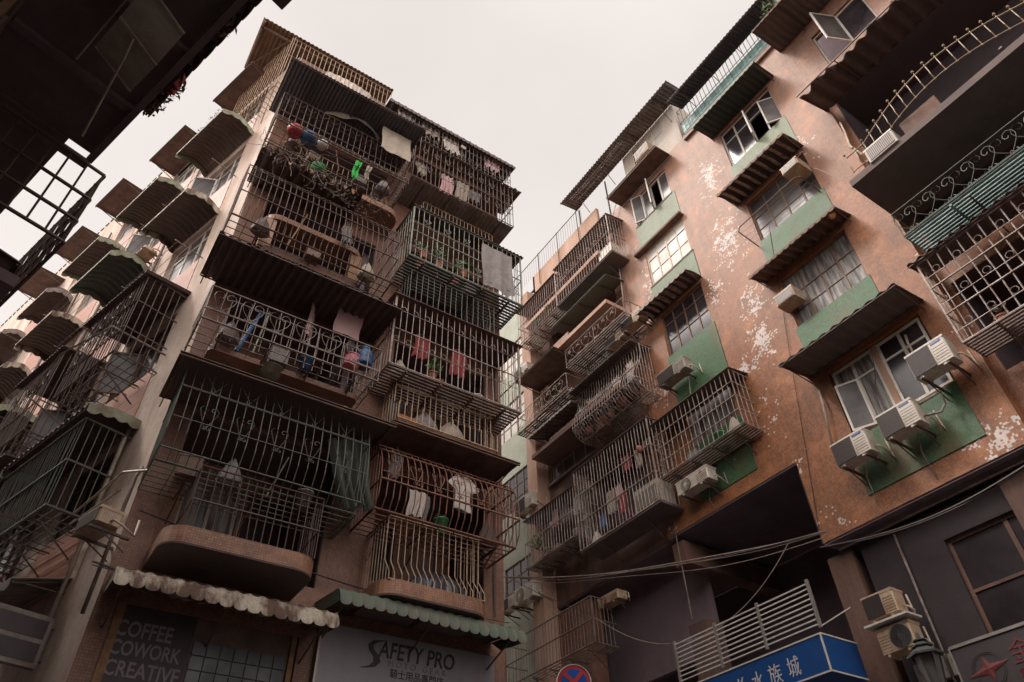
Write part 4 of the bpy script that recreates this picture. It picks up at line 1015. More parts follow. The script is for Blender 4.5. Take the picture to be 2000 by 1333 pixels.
# body
MB().box(-14.9, 7, .9, 1.0, 9.4, 20.8).build('interior', 'interior', lh) if False else None
for (a, b_, c, d, y) in ((UL, UM, 9.4, 20.9, .9), (UM, UR, 7.7, 20.8, .9), (UR, 7, 7.7, 24, 1.5)):
    MB().box(a+.01, b_-.01, y+(.6 if a == UR else 0), y+.1+(.6 if a == UR else 0), c, d).build('interior', 'interior', lh)
MB().box(UL, UM, .02, 3.2, 9.235, 9.265).build('soffit', 'shadow_purple', lh)
MB().box(UM+.004, 7, .02, 3.2, 7.515, 7.545).build('soffit', 'shadow_purple', lh)
MB().box(UM-.1, UM, .12, 3.2, 7.6, 9.12).build('beam', 'plaster_dark', lh); MB().box(UL, UL+.35, .1, 3.2, 8.6, 9.12).build('beam', 'plaster_brown', lh)
MB().box(-15.2, 7, 3.2, 3.4, 0, 9.2).build('rear_wall', 'shadow_purple', lh)
MB().box(-14.9, 7, 6.0, 6.2, 0, 24).build('rear_wall', 'plaster_brown', lh)
MB().box(-14.9, UM, .03, 6, 20.85, 20.97).build('roof', 'concrete', lh); MB().box(UM, UR, .03, 6, 20.75, 20.87).build('roof', 'concrete', lh); MB().box(UR, 7, .02, 6, 23.9, 24.05).build('roof', 'concrete', lh)
MB().box(UM+.0, UR, -.10, 0, 20.72, 20.9).build('cornice', 'brown_frame', lh)
for x in (-10.4, -6.8, -3.6): MB().box(x-.25, x+.25, .3, .8, 0, 7.4).build('pillar', 'plaster_brown', lh, uv=True)
# penthouse
P0 = (-9.4, -6.95, 21.0, 23.35)
ph = (-8.9, -7.55, 21.75, 22.9)
wall(MB(), P0[0], P0[1], P0[2], P0[3], [ph], .12, .02).build('penthouse_wall', 'plaster_cream', lh, uv=True)
MB().box(P0[1], P0[1]+.02, .02, 3, 21, 23.3).build('penthouse_wall', 'plaster_cream', lh, uv=True)
MB().box(P0[0], P0[0]+.1, .05, 3, 21, 23.3).build('penthouse_wall', 'plaster_cream', lh, uv=True)
window(lh, Matrix.Translation((0, .02, 0)), *ph, 3, 1, 'white_paint', 'glass_milky', rec=.07, transom=.6)
MB().box(P0[0]+.1, P0[1], 1.0, 1.1, 21, 23.3).build('interior', 'interior', lh)
# far stretch of the long house
FARH = [(-14.3, -10.9, 16.75, 18.7), (-14.3, -10.9, 13.9, 16.0), (-14.6, -12.6, 12.95, 14.1), (-14.2, -10.9, 19.3, 20.8), (-13.2, -10.9, 10.6, 12.4), (-16.3, -14.9, 10.6, 12.4)]
MB().box(-14.9, UL, .14, 3.2, 9.232, 9.262).build('soffit', 'shadow_purple', lh)
MB().box(-14.9, -13.7, .12, .6, 5, 9.09).build('pillar', 'mosaic_shade', lh, uv=True)
wall(MB(), -14.9, UL, 9.27, 21.3, [(-14.3, -10.9, 16.75, 18.7), (-12.4, -10.7, 13.6, 15.6), (-14.75, -12.65, 12.9, 14.2), (-14.2, -10.9, 19.2, 20.9), (-13.2, -10.9, 10.3, 12.3)], .9, .12).build('wall', 'plaster_brown', lh, uv=True)
MB().box(-14.9, UL, 1.03, 1.13, 7, 21).build('interior', 'interior', lh)
MB().quad((UL, 0, 9.27), (UL, .12, 9.27), (UL, .12, 21), (UL, 0, 21)).build('wall_return', 'mosaic_brown', lh, uv=True)
window(lh, Matrix.Translation((0, .12, 0)), -14.75, -12.65, 12.9, 14.2, 4, 1, 'alu_frame', 'glass_dim', rec=.08, sill=.12)
MB().box(-14.9, -11.0, .0, .11, 20.95, 22.1).build('roof_parapet', 'plaster_pink', lh); MB().box(-14.9, -14.8, .0, 2.5, 20.95, 22.1).build('roof_parapet', 'plaster_pink', lh)
for (za, zb, mm) in ((18.8, 18.95, 'plaster_pink'), (16.6, 16.74, 'plaster_pink'), (13.45, 13.58, 'plaster_brown')):
    MB().box(-14.6, -10.55, -.7, .11, za, zb).build('balcony_slab', mm, lh)
MB().box(-14.3, -12.55, -.55, -.46, 16.74, 17.1).build('balcony_wall', 'mosaic_tan', lh, uv=True)

# rooftop canopy
cz = at(F2, (1300, 158), .75)[1]; cu = at(F2, (1300, 158), .75)[0]; cl_ = at(F2, (1095, 410), .75)[0]
awning('long corrugated canopy over the roof terrace of the long house', F2, cl_, cu, cz+.12, cz, .75, 'grey_sheet', 'corr', .13, .03, struts=4, slope_strut=.9, name='roof_canopy')
t = thing('canopy_posts', 'dark posts standing on the roof terrace under the corrugated canopy', 'posts', F2, (cl_, 0, cz))
t.name = 'post_row'
for x in (.1, 1.6, 3.1): MB().tube([(x, .05, -1.9), (x, .05, .05)], .03).build('post', 'dark_metal', t)
awning('dark metal box awning with a white edge under the penthouse', F2, at(F2, (1232, 405), 0)[0]-.35, at(F2, (1308, 305), 0)[0]+.05, 20.82, 20.78, atz(F2, (1188, 382), 20.8)[1], 'rusty_sheet', 'flat', struts=0, rimmat='white_paint')
ac_unit('small window air conditioner below the penthouse window', F2, (1241, 318), (1262, 276), .3, 'window', mat='ac_cream', brackets=False, pipe=False, dep=.3)
# roof terrace railing and clothes line
rr_ = MB(); 
for x in (-15.6, -14.4, -13.2, -12.0): rr_.tube([W3(F2, x, 21.3, .05), W3(F2, x, 23.0, .05)], .018)
rr_.tube([W3(F2, -17, 22.95, .05), W3(F2, -11.6, 22.95, .05)], .018)
for k in range(40): x = -17+k*.135; rr_.tube([W3(F2, x, 22.0, .05), W3(F2, x, 22.95, .05)], .005, 3)
tag(rr_.build('railing', 'dark_metal'), 'thin railing of the roof terrace against the sky between the two houses', 'railing')
ln = MB()
for k, (o, zz) in enumerate(((.5, 0), (.62, .08), (.74, .0))): ln.tube([W3(F2, -11.5+i*.35, cz-.35+zz-.08*math.sin(i*math.pi/8), o) for i in range(9)], .006, 3)
tag(ln.build('clothes_line', 'cable_pale'), 'clothes lines strung under the roof canopy', 'clothes line')
# awnings and rods of the first window band
def box_at(name, label, cat, F, u0, u1, y0, y1, z0, z1, mat):
    t = thing(name, label, cat, F, (u0, 0, z0)); MB().box(0, u1-u0, y0, y1, 0, z1-z0).build('slab', mat, t); return t
box_at('window_hood', 'narrow stone hood over the window with milky panes', 'window hood', F2, -9.62, -7.66, -.18, 0, 18.02, 18.1, 'plaster_brown')
def aw2(label, wl, wr, ol, mat, drop=.1, **kw):
    a = at(F2, wl); b_ = at(F2, wr); z = (a[1]+b_[1])/2; u, D = atz(F2, ol, z-drop)
    return awning(label, F2, min(a[0], u), b_[0], z, z-drop, max(.3, D), mat, **kw)
awning('scalloped awning striped with light over the brown framed window', F2, -9.62, -7.66, 15.45, 15.36, .62, 'striped_sheet', 'corr', .2, .035, val=(.02, .2, .06), valmat='grey_sheet', struts=2, arch=.06)
cage('window_cage', 'grey barred cage with a dark roof over the green panel', F2, at(F2, (1268, 815), .6)[0], -7.3, 10.3, 11.75, .6, 'pale_bars', .14, .010, 'flat', (0, .25, .5, .75, 1), (), 'slats', 4, top=('dark_sheet', .06, .08, 'flat'), rr=.013, post=.02, floormat='brown_bars')
ac_unit('white air conditioner with round fan and red diamond emblem under the grey barred cage', F2, (1324, 972), (1378, 907), .5, 'fan', 'diamonds')
ac_unit('air conditioner on a bracket under the brown framed window', F2, (1286, 758), (1333, 694), .5, 'mesh', mat='ac_grey')
# second window band
tg = cage('roof_cage', 'teal cage with ornamented lower panels along the roof edge', F2, -6.75, -2.75, 20.93, 22.15, .12, 'teal_bars', .14, .009, 'flat', (0, .45, 1), (('butterfly', .22, .36, .17, .1),), None, 0)
MB().box(0, 4.0, -.08, -.05, .02, .52).build('panel', 'teal_paint', tg)
MB().box(0, 4.0, .8, .85, .0, 1.2).build('rear_wall', 'shaded_wall', tg)
c = atz(F2, (1300, 200), 22.1)
awning('long dark corrugated awning over the teal roof cage', F2, -6.6, -2.7, 22.25, 21.95, .74, 'blue_sheet', 'corr', .12, .02, struts=4, slope_strut=.6)
cage('roof_cage', 'second teal cage around a plant at the top edge of the picture', F2, -2.6, .2, 20.7, 22.4, .5, 'teal_bars', .12, .009, 'flat', (0, .5, 1), (('heart', .7, .4, .25, .1),), 'bars', 2)
plant('bushy green plant pushing through the second teal cage', F2, (1515, 15), .45, 160, .5, .4, .07, 'plastic_green' if False else 'leaf', False, 5)
awning('dark green awning with a ragged pale rim over the open window', F2, -6.02, -3.72, 19.72, 19.6, .85, 'dkgreen_sheet', 'corr', .16, .025, val=(.03, .16, .05), valmat='sage_sheet', struts=2)
awning('striped corrugated awning above the window with a drying rack', F2, -6.05, -3.9, 16.62, 16.45, .8, 'striped_sheet', 'corr', .22, .04, val=(.02, .2, .06), valmat='rusty_sheet', struts=2, arch=.05)
ac_unit('boxy window air conditioner hanging under the striped awning', F2, (1529, 345), (1553, 305), .55, 'window', mat='ac_cream', brackets=False, pipe=False, dep=.5)
t = thing('drying_rack', 'bent rod drying rack in front of the window below the striped awning', 'drying rack', F2, (-5.9, 0, 14.85))
m = MB(); m.tube([(0, 0, 0), (0, -.65, .12), (.1, -.72, .15), (1.75, -.72, .15), (1.85, -.65, .12), (1.85, 0, 0)], .014, 6)
for k in range(4): m.tube([(0, -.15-.14*k, .03+.025*k), (1.85, -.15-.14*k, .03+.025*k)], .005, 3)
m.build('rods', 'dark_metal', t)
awning('corrugated awning with a broken rim above the curtained window', F2, -6.1, -3.72, 13.72, 13.55, .62, 'rusty_sheet', 'corr', .2, .035, val=(.02, .17, .06), valmat='rusty_sheet', struts=2, rag=.05)
ac_unit('brown window air conditioner under the awning with the broken rim', F2, (1518, 602), (1544, 556), .4, 'window', mat='ac_cream', brackets=False, pipe=False, dep=.38)
awning('big dark flat awning over the white framed double windows', F2, -5.95, -3.35, 10.78, 10.68, .95, 'dark_sheet', 'corr', .25, .02, struts=2, rag=.02)
ac_unit('lowest of the three white air conditioners, left of the other two', F2, (1637, 915), (1683, 835), .55, 'mesh', 'word')
ac_unit('middle one of the three white air conditioners, below the white window', F2, (1728, 861), (1776, 776), .55, 'mesh', 'word')
ac_unit('highest of the three white air conditioners, next to the ring cage', F2, (1789, 743), (1838, 653), .6, 'mesh', 'word')
pipe('bent white drain pipe beside the white double windows', [P3(F2, (1600, 762), .03), P3(F2, (1608, 790), .1), P3(F2, (1625, 868), .1)], .025)
pipe('short white pipe left of the highest white air conditioner', [P3(F2, (1768, 655), .02), P3(F2, (1774, 672), .1), P3(F2, (1784, 690), .12)], .022)
pipe('looping grey hose right of the white air conditioners', [P3(F2, (1795, 790), .3), P3(F2, (1838, 765), .3), P3(F2, (1846, 790), .2), P3(F2, (1838, 805), .3), P3(F2, (1805, 812), .4)], .022, 'grey_bars')
# third stretch at the right edge
awning('dark awning over the open window at the top right', F2, -3.3, 1.5, 20.3, 20.1, 1.2, 'dark_sheet', 'corr', .16, .02, val=(.03, .15, .04), valmat='plaster_brown', struts=3)
awning('huge ragged black awning over the curved brass railing', F2, -3.1, 5, 16.95, 16.35, 1.35, 'tarpaulin', 'corr', .3, .05, rag=.22, struts=4, th=.03)
bs = thing('balcony', 'deep dark balcony with a wavy brass railing at the upper right', 'balcony', F2, (-3.0, 0, 12.75))
MB().box(.0, 7, -1.45, .24, -.02, .14).build('floor', 'soffit', bs); MB().box(1.2, 1.9, -1.4, -1.3, .14, .5).build('panel', 'plaster_brown', bs)
m = MB(); m2 = MB(); pts = []
for i in range(61):
    x = .1+i*.1; y = -1.2-.42*math.sin(max(0, min(1, (x-.5)/3.2))*math.pi); pts.append((x, y))
m.tube([(x, y, 1.0) for x, y in pts], .016); m.tube([(x, y, .55) for x, y in pts], .012)
for i in range(0, 61, 2):
    x, y = pts[i]; m.tube([(x, y, .55), (x, y-.05, .66), (x, y, .8), (x, y, 1.06)], .010); m2.ball((x, y-.02, 1.09), .028, 6); m2.ball((x, y-.02, .52), .022, 6)
m.add(m2.v, m2.f); m.build('railing', 'gold', bs)
m = MB()
for k in range(6): m.box(.3, 6.8, -1.1+k*.16, -1.06+k*.16, .45, .47)
for k in range(5): m.box(.4+k*1.3, .46+k*1.3, -1.3, -.1, .40, .44)
m.build('shelf_bars', 'brown_bars', bs)
ac_unit('slatted air conditioner on the deep dark balcony', F2, (1700, 320), (1738, 252), 1.5, 'window', mat='ac_white', brackets=False, pipe=False, dep=.4)
pipe('white hose curving down beside the deep dark balcony', [P3(F2, (1641, 240), .3), P3(F2, (1650, 258), .5), P3(F2, (1660, 285), .5), P3(F2, (1684, 302), 1.3)], .022)
cage('balcony_railing', 'teal floored balcony railing with a row of heart scrolls at the right edge', F2, -2.8, 4, 11.35, 11.95, 1.0, 'green_bars', 3, .010, 'flat', (0, 1), (('heart', .5, .36, .42, .0),), 'slats', 3, floormat='teal_paint', cat='railing')
cage('window_cage', 'large pale cage with rings between its bars at the right edge', F2, -2.98, 1.5, 9.15, 10.98, .62, 'pale_bars', .19, .012, 'flat', (0, .34, .67, 1), (('ring', .84, .38, .13, .05), ('ring', .5, .38, .13, -.1), ('ring', .17, .38, .13, .05)), 'slats', 4, rr=.016, post=.03, floormat='brown_bars')
awning('dark scalloped awning resting on the large ring cage', F2, -3.1, 2, 11.15, 11.02, .72, 'dark_sheet', 'corr', .2, .03, struts=0)
# far stretch
def fc(label, bl_, tr_, D, mat, **kw):
    a = rect(F2, bl_, tr_, D); return cage(kw.pop('name', 'balcony_cage'), label, F2, a[0], a[1], a[2], a[3], D, mat, **kw)
cage('balcony_cage', 'long pale cage at the top of the far stretch with a white box inside', F2, -12.75, -9.95, 18.35, 20.1, .7, 'pale_bars', .12, .010, 'flat', (0, .5, 1), (('scroll', .6, .36, .16, .1),), 'plate', 3, top=('grey_sheet', .05, .12), rr=.015, post=.03)
cage('balcony_cage', 'long pale cage with two small plants left of the cage with a white box', F2, -15.0, -12.8, 18.3, 19.9, .7, 'pale_bars', .115, .010, 'flat', (0, .5, 1), (), 'slats', 3, top=('rusty_sheet', .06, .06, 'flat'), rr=.015)
MB_ = thing('storage_box', 'white box standing at the right end of the topmost far cage', 'box', F2, (-10.65, -.62, 18.42)); MB().box(0, .62, 0, .4, 0, .42).build('box', 'ac_white', MB_); MB().box(-.01, .63, -.01, .41, .42, .45).build('lid', 'ac_white', MB_)
awning('green flat canopy above the heart scroll railing of the far stretch', F2, -13.2, -10.35, 17.75, 17.6, .75, 'green_sheet', 'flat', struts=3)
cage('balcony_railing', 'railing of heart scrolls beneath the green flat canopy', F2, -12.6, -9.9, 15.55, 16.2, .7, 'pale_bars', 3, .010, 'flat', (0, .15, 1), (('heart', .58, .4, .4, .0),), 'slats', 2, cat='railing', floormat='brown_bars')
cage('balcony_cage', 'green painted bars with kinked feet behind the two small air conditioners', F2, -12.2, -10.7, 14.7, 15.5, .3, 'sage_bars', .1, .012, 'crank', (0, 1), (), None, 0)
cage('window_cage', 'ornate pear shaped grey cage with laundry in the far stretch', F2, -12.55, -9.85, 12.95, 14.55, .75, 'pale_bars', .11, .011, 'belly', (0, .2, .5, 1), (('heart', .1, .3, .24, .0), ('scroll', .6, .4, .16, .0)), 'bars', 3, top=('dark_sheet', .02, .05), rr=.014)
cage('balcony_railing', 'railing with small hearts under the dark panelled canopy of the far stretch', F2, -15.2, -12.6, 14.7, 15.35, .75, 'pale_bars', 3, .010, 'flat', (0, .15, 1), (('heart', .58, .3, .34, .0),), 'slats', 2, cat='railing', floormat='brown_bars')
awning('dark panelled canopy with a round beam in the far stretch', F2, -14.9, -12.8, 16.5, 16.45, 1.0, 'rusty_sheet', 'flat', struts=2)
awning('corrugated sloping awning above the sliding windows', F2, -14.7, -12.5, 14.45, 14.25, .75, 'grey_sheet', 'corr', .2, .035, val=(.02, .18, .05), struts=2)
cage('balcony_cage', 'tall grey cage packed with household things above the dark passage', F2, -12.75, -9.85, 9.75, 12.0, .7, 'pale_bars', .115, .0105, 'flat', (0, .33, .66, 1), (), 'plate', 2, top=('dark_sheet', .04, .06, 'flat'), rr=.014, post=.03)
cage('balcony_cage', 'lower grey cage with a green plant at its left end', F2, -15.1, -12.85, 10.25, 11.65, .7, 'pale_bars', .12, .0105, 'flat', (0, .5, 1), (), 'slats', 2, top=('dark_sheet', .04, .05, 'flat'), rr=.014, floormat='brown_bars')
cage('balcony_cage', 'long dim cage of thin bars over the passage next to the no parking sign', F2, -16.2, -12.55, 7.5, 8.55, .7, 'brown_bars', .12, .009, 'flat', (0, .5, 1), (), 'bars', 5, rr=.018, post=.04)
ac_unit('small air conditioner with brown grille, left of its twin by the heart scroll railing', F2, (1182, 686), (1214, 641), .5, 'mesh', mat='ac_cream')
ac_unit('small air conditioner with brown grille, right of its twin by the heart scroll railing', F2, (1214, 652), (1248, 598), .5, 'mesh', mat='ac_cream')
ac_unit('small white air conditioner above the sloping awning', F2, (1089, 793), (1117, 757), .5, 'mesh', mat='ac_grey')
ac_unit('white air conditioner with round fan above the sloping awning', F2, (1040, 838), (1066, 806), .5, 'fan')
ac_unit('air conditioner in the alley beside the rust-red cage', F2, (1005, 1010), (1038, 958), .5, 'mesh')
ac_unit('air conditioner beside the square ring cage in the alley', F2, (1004, 744), (1028, 706), .5, 'mesh')
ac_unit('larger air conditioner low in the alley beside the green awning', F2, (1005, 1186), (1040, 1132), .6, 'fan')
ac_unit('smallest air conditioner low in the alley beside the green awning', F2, (976, 1200), (1003, 1160), .6, 'mesh')
ac_unit('round fanned air conditioner in the dark passage behind the long dim cage', F2, (1168, 1190), (1205, 1150), .3, 'fan', mat='ac_cream')
for i, (px_, lab) in enumerate((((1000, 570), 'drain pipe down the far stretch'),)): pass
pipe('pair of conduits running down the seam left of the first window band', [W3(F2, -10.3, 21, .04), W3(F2, -10.3, 15.6, .04), W3(F2, -10.28, 9.4, .04)], .018, 'brown_bars')
pipe('white conduit looping beside the topmost far cage', [P3(F2, (1207, 385), .1), P3(F2, (1195, 425), .15), P3(F2, (1202, 470), .05), P3(F2, (1214, 560), .05), P3(F2, (1218, 590), .1)], .022, 'pipe_white')
pipe('white drain pipe bending past the alley window', [P3(F2, (1047, 880), .1), P3(F2, (1050, 960), .1), P3(F2, (1042, 985), .2), P3(F2, (1030, 990), .3)], .025)

# pale house closing the alley
pl = thing('pale_house', 'pale green house closing the alley behind the corner house', 'building', F2)
PW = [(-17.6, -15.4, 15.75, 17.2), (-17.3, -15.3, 12.9, 14.2), (-17.2, -15.3, 10.0, 11.2), (-17.2, -15.3, 18.5, 19.8)]
wall(MB(), -26, -14.9, 0, 21.4, PW, .2).build('wall', 'plaster_pale_green', pl, uv=True)
MB().quad((-14.9, 0, 0), (-14.9, 0, 21.4), (-14.9, 3, 21.4), (-14.9, 3, 0)).build('side_wall', 'plaster_pink', pl, uv=True)
for i, h in enumerate(PW): window(pl, None, *h, 5, 3, 'brown_frame', 'glass_milky' if i in (0, 3) else 'glass_dark', fw=.03, rec=.05)
MB().box(-26, -14.95, .6, .7, 0, 21.3).build('interior', 'interior', pl); MB().box(-26, -14.9, .0, 5, 21.3, 21.45).build('roof', 'concrete', pl)
MB().box(-15.4, -14.92, -.3, -.01, 0, 21.2).build('pillar', 'plaster_pink', pl)
# ------------------------------------------------ street level on the right
def F2box(t, *a, mat, name): return MB().box(*a).build(name, mat, t)
a = rect(F2, (1326, 1333), (1575, 1135), .9); u0, u1 = at(F2, (1318, 1262), .9)[0], at(F2, (1575, 1135), .9)[0]
zt = at(F2, (1575, 1135), .9)[1]; zb = at(F2, (1600, 1225), .9)[1]
lt = thing('louvred_railing', 'white louvred railing of three sections on top of the blue shop sign', 'railing', F2, (u0, -.9, zb)); W = u1-u0; H = zt-zb
m = MB()
for k in range(9): z = H*(.06+.88*k/8); m.box(0, W, -.012, .012, z-.010, z+.010)
m.build('slats', 'white_paint', lt); m = MB()
for x in (0, W*.335, W*.655, W): MB().box(x-.025, x+.025, -.02, .02, -.02, H+.02).build('post', 'alu_frame', lt)
m = MB(); m.tube([(W, 0, .0), (W+.3, .5, .3)], .012); m.build('brace', 'alu_frame', lt)
u1 = at(F2, (1602, 1237), .95)[0]; zt = at(F2, (1602, 1237), .95)[1]; zb = at(F2, (1624, 1310), .95)[1]
bsn = thing('shop_sign', 'bright blue shop sign with white Chinese lettering and white edges', 'shop sign', F2, (u0, -.95, zb)); OB = (u0, -.95, zb); W = u1-u0; H = zt-zb
MB().box(0, W, 0, .9, 0, H).build('box', 'sign_blue', bsn)
m = MB()
for z in (0, H): m.box(-.01, W+.01, -.015, 0, z-.012, z+.012); m.box(W, W+.012, -.01, .9, z-.012, z+.012)
for x in (0, W): m.box(x-.014, x+.014, -.016, .0, 0, H)
m.build('edging', 'white_paint', bsn)
for ch, bp, tp in (('城', (1544, 1326), (1556, 1279)), ('族', (1507, 1341), (1521, 1293)), ('水', (1474, 1354), (1487, 1308)), ('K', (1448, 1362), (1453, 1322)), ('K', (1424, 1371), (1430, 1332))):
    ftext(F2, bsn, OB, ch, bp, tp, .954, 'letter_white')
# lower right air conditioners, dark window grid, lantern, red sign
ac_unit('grey air conditioner on a shelf in the dark, upper of two by the lantern', F2, (1697, 1217), (1738, 1147), .3, 'mesh', mat='ac_cream', brackets=False)
ac_unit('yellowed air conditioner with a round black fan behind the lantern', F2, (1726, 1284), (1771, 1209), .3, 'round', mat='ac_cream', fan='right', brackets=False)
box_at('wall_shelf', 'white shelf between the two air conditioners near the lantern', 'shelf', F2, at(F2, (1687, 1225), .4)[0], at(F2, (1770, 1194), .4)[0], -.4, 0, at(F2, (1687, 1225), .4)[1]-.03, at(F2, (1687, 1225), .4)[1], 'white_paint')
gf = thing('ground_floor_front', 'dark shop front wall with tall dim windows behind the lantern', 'wall', F2)
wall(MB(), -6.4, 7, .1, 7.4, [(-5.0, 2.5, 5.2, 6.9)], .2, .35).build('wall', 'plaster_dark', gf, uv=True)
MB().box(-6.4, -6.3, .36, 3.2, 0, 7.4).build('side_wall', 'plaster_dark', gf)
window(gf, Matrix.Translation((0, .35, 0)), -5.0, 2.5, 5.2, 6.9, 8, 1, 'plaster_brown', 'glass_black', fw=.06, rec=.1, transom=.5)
MB().box(-6.3, 7, 1.6, 1.7, 0, 7.4).build('interior', 'interior', gf)
u0, z0 = at(F2, (1855, 1268), .6); 
rs = thing('wall_sign', 'dark sign board with a red compass star and red lettering', 'sign', F2, (u0, -.6, 3.6)); H = z0-3.6
MB().box(0, 4, 0, .12, 0, H).build('board', 'sign_dark', rs)
m = MB(); m.box(-.02, 0, -.02, .12, 0, H); m.box(0, 4, -.02, 0, H-.02, H+.02); m.build('edging', 'alu_frame', rs)
cx = at(F2, (1932, 1307), .6); cu_, cz_ = cx[0]-u0, cx[1]-3.6
m = MB()
for k in range(4):
    A = math.radians(90*k+8); Ln = (.30, .17, .30, .17)[k]; e = (math.cos(A), math.sin(A)); f = (-e[1], e[0])
    for s_ in (-1, 1): m.add([(cu_, -.02, cz_), (cu_+e[0]*Ln*1.0, -.008, cz_+e[1]*Ln), (cu_+e[0]*.05+f[0]*.05*s_, -.008, cz_+e[1]*.05+f[1]*.05*s_)], [(0, 1, 2)])
m.build('star', 'dull_red', rs)
m = MB()
for r_ in (.19, .215): m.tube([(cu_+r_*math.cos(a*math.pi/16), -.008, cz_+r_*math.sin(a*math.pi/16)) for a in range(32)], .005, 3, closed=True)
m.build('ring', 'sign_dark', rs)
text_mesh('金', .24, 'dull_red', rs, (cu_+.32, -.006, cz_-.02)); text_mesh('®', .1, 'dull_red', rs, (cu_+.34, -.006, cz_-.2))
# street lantern
r_ = ray(1800, 1262); tt = 8.3/math.hypot(r_.x, r_.y); q = EYE + r_*tt
la = thing('street_lantern', 'four sided lantern with a tiered green cap in front of the yellowed air conditioner', 'street lamp', None, (q.x, q.y, 0)); zc = q.z
m = MB(); m.lathe((0, 0, 0), [(.14, 0), (.14, .1), (.09, .2), (.06, .4), (.045, zc-.62), (.07, zc-.6), (.05, zc-.55)], 12); m.build('post', 'lamp_metal', la, smooth=True)
m = MB(); m.lathe((0, 0, zc), [(.0, .15), (.015, .12), (.02, .07), (.07, .055), (.07, .045), (.035, .04), (.10, .0), (.10, -.01), (.07, -.015), (.17, -.08), (.17, -.10), (0, -.09)], 6); m.build('cap', 'lamp_metal', la)
m = MB(); m.lathe((0, 0, zc), [(.12, -.10), (.065, -.42)], 6); m.build('panes', 'glass_dim', la)
m = MB()
for k in range(6): a = k*math.pi/3; m.tube([(.125*math.cos(a), .125*math.sin(a), zc-.10), (.07*math.cos(a), .07*math.sin(a), zc-.42)], .008)
m.lathe((0, 0, zc), [(.075, -.42), (.075, -.44), (.03, -.6)], 6); m.build('ribs', 'lamp_metal', la)
# no parking sign
r_ = ray(1121, 1334); tt = 6.5/math.hypot(r_.x, r_.y); q = EYE + r_*tt
ns = thing('road_sign', 'round red and blue no stopping sign on a post at the bottom edge', 'road sign', None, (q.x, q.y, 0)); ns.rotation_euler = (0, 0, math.atan2(-q.x, q.y)*0 + math.radians(-38))
R_ = 6.5*.028; zc = q.z
m = MB(); m.tube([(0, .03, 0), (0, .03, zc+.1)], .03, 10); m.build('post', 'grey_bars', ns)
def dsk(y, r, th=.006): 
    n = 40; P = [(r*math.cos(2*math.pi*k/n), zc+r*math.sin(2*math.pi*k/n)) for k in range(n)]; return MB().prism(P, y, y+th)
R_ = .145
dsk(-.006, R_, .012).build('plate', 'red_paint', ns); dsk(-.008, R_*.76, .002).build('face', 'road_blue', ns)
m = MB()
for s_ in (1, -1): 
    a = math.pi/4*s_; c_, s2 = math.cos(a), math.sin(a); l, t_ = R_*.8, R_*.12
    m.prism([(c_*x-s2*z, zc+s2*x+c_*z) for x, z in ((-l, -t_), (l, -t_), (l, t_), (-l, t_))], -.0105-.001*s_, -.0085-.001*s_)
m.build('cross', 'red_paint', ns); m = MB()
for k in range(40): pass
m.tube([(R_*math.cos(a*math.pi/20), -.008, zc+R_*math.sin(a*math.pi/20)) for a in range(40)], .005, 4, closed=True); m.build('rim', 'letter_white', ns)

# ------------------------------------------------ cables
def cable(label, A, B, sag, r=.012, mat='cable', strands=1, seed=0):
    m = MB(); R = random.Random(seed); A = Vector(A); B = Vector(B)
    for s_ in range(strands):
        o = [R.uniform(-1, 1)*.03 for _ in range(3)]; ph_ = R.uniform(0, 6); pts = []
        for i in range(41):
            k = i/40; p = A.lerp(B, k); p.z -= sag*4*k*(1-k)*(1+.12*s_); p += Vector((o[0], o[1], o[2]))*math.sin(math.pi*k*3+ph_)*1.0; pts.append(tuple(p))
        m.tube(pts, r*(1 if s_ == 0 else .6), 4)
    return tag(m.build('cable', mat), label, 'cable')
cable('bundle of twisted cables crossing the dark passage from the alley', P3(F2, (985, 1128), 1.3), P3(F2, (1612, 1038), .3), .25, .014, 'cable_pale', 3, 1)
cable('second thin cable running just under the twisted bundle', P3(F2, (1000, 1132), 1.2), P3(F2, (1612, 1052), .3), .32, .008, 'cable_pale', 1, 2)
cable('drooping cable rising toward the right under the long house', P3(F2, (1160, 1205), 1.2), P3(F2, (1540, 1062), .4), 1.1, .009, 'cable_pale', 1, 3)
cable('dark cable crossing the long dim cage diagonally', P3(F2, (995, 1130), 1.3), P3(F2, (1165, 1205), 1.2), .05, .010, 'cable', 1, 4)
cable('two wires dropping from the wall into the dark passage', P3(F2, (1318, 1035), .05), P3(F2, (1352, 1210), .2), .0, .009, 'cable_pale', 2, 5)
cable('wire hanging down the seam of the first window band', P3(F2, (1300, 945), .05), P3(F2, (1322, 1042), .05), .02, .008, 'cable_pale', 1, 6)
cable('thin wire slung from the striped awning to the deep balcony', P3(F2, (1590, 330), .3), P3(F2, (1690, 335), .4), .25, .006, 'cable_pale', 1, 7)
cable('cable looping from the lower air conditioner to the grey barred cage', P3(F2, (1195, 800), .1), P3(F2, (1290, 745), .2), .25, .012, 'cable', 1, 8)
cable('cables knotted along the wall above the cream shop awning', W3(F1, .4, 5.75, .15), W3(F1, 3.9, 5.8, .15), .1, .014, 'cable', 3, 9)
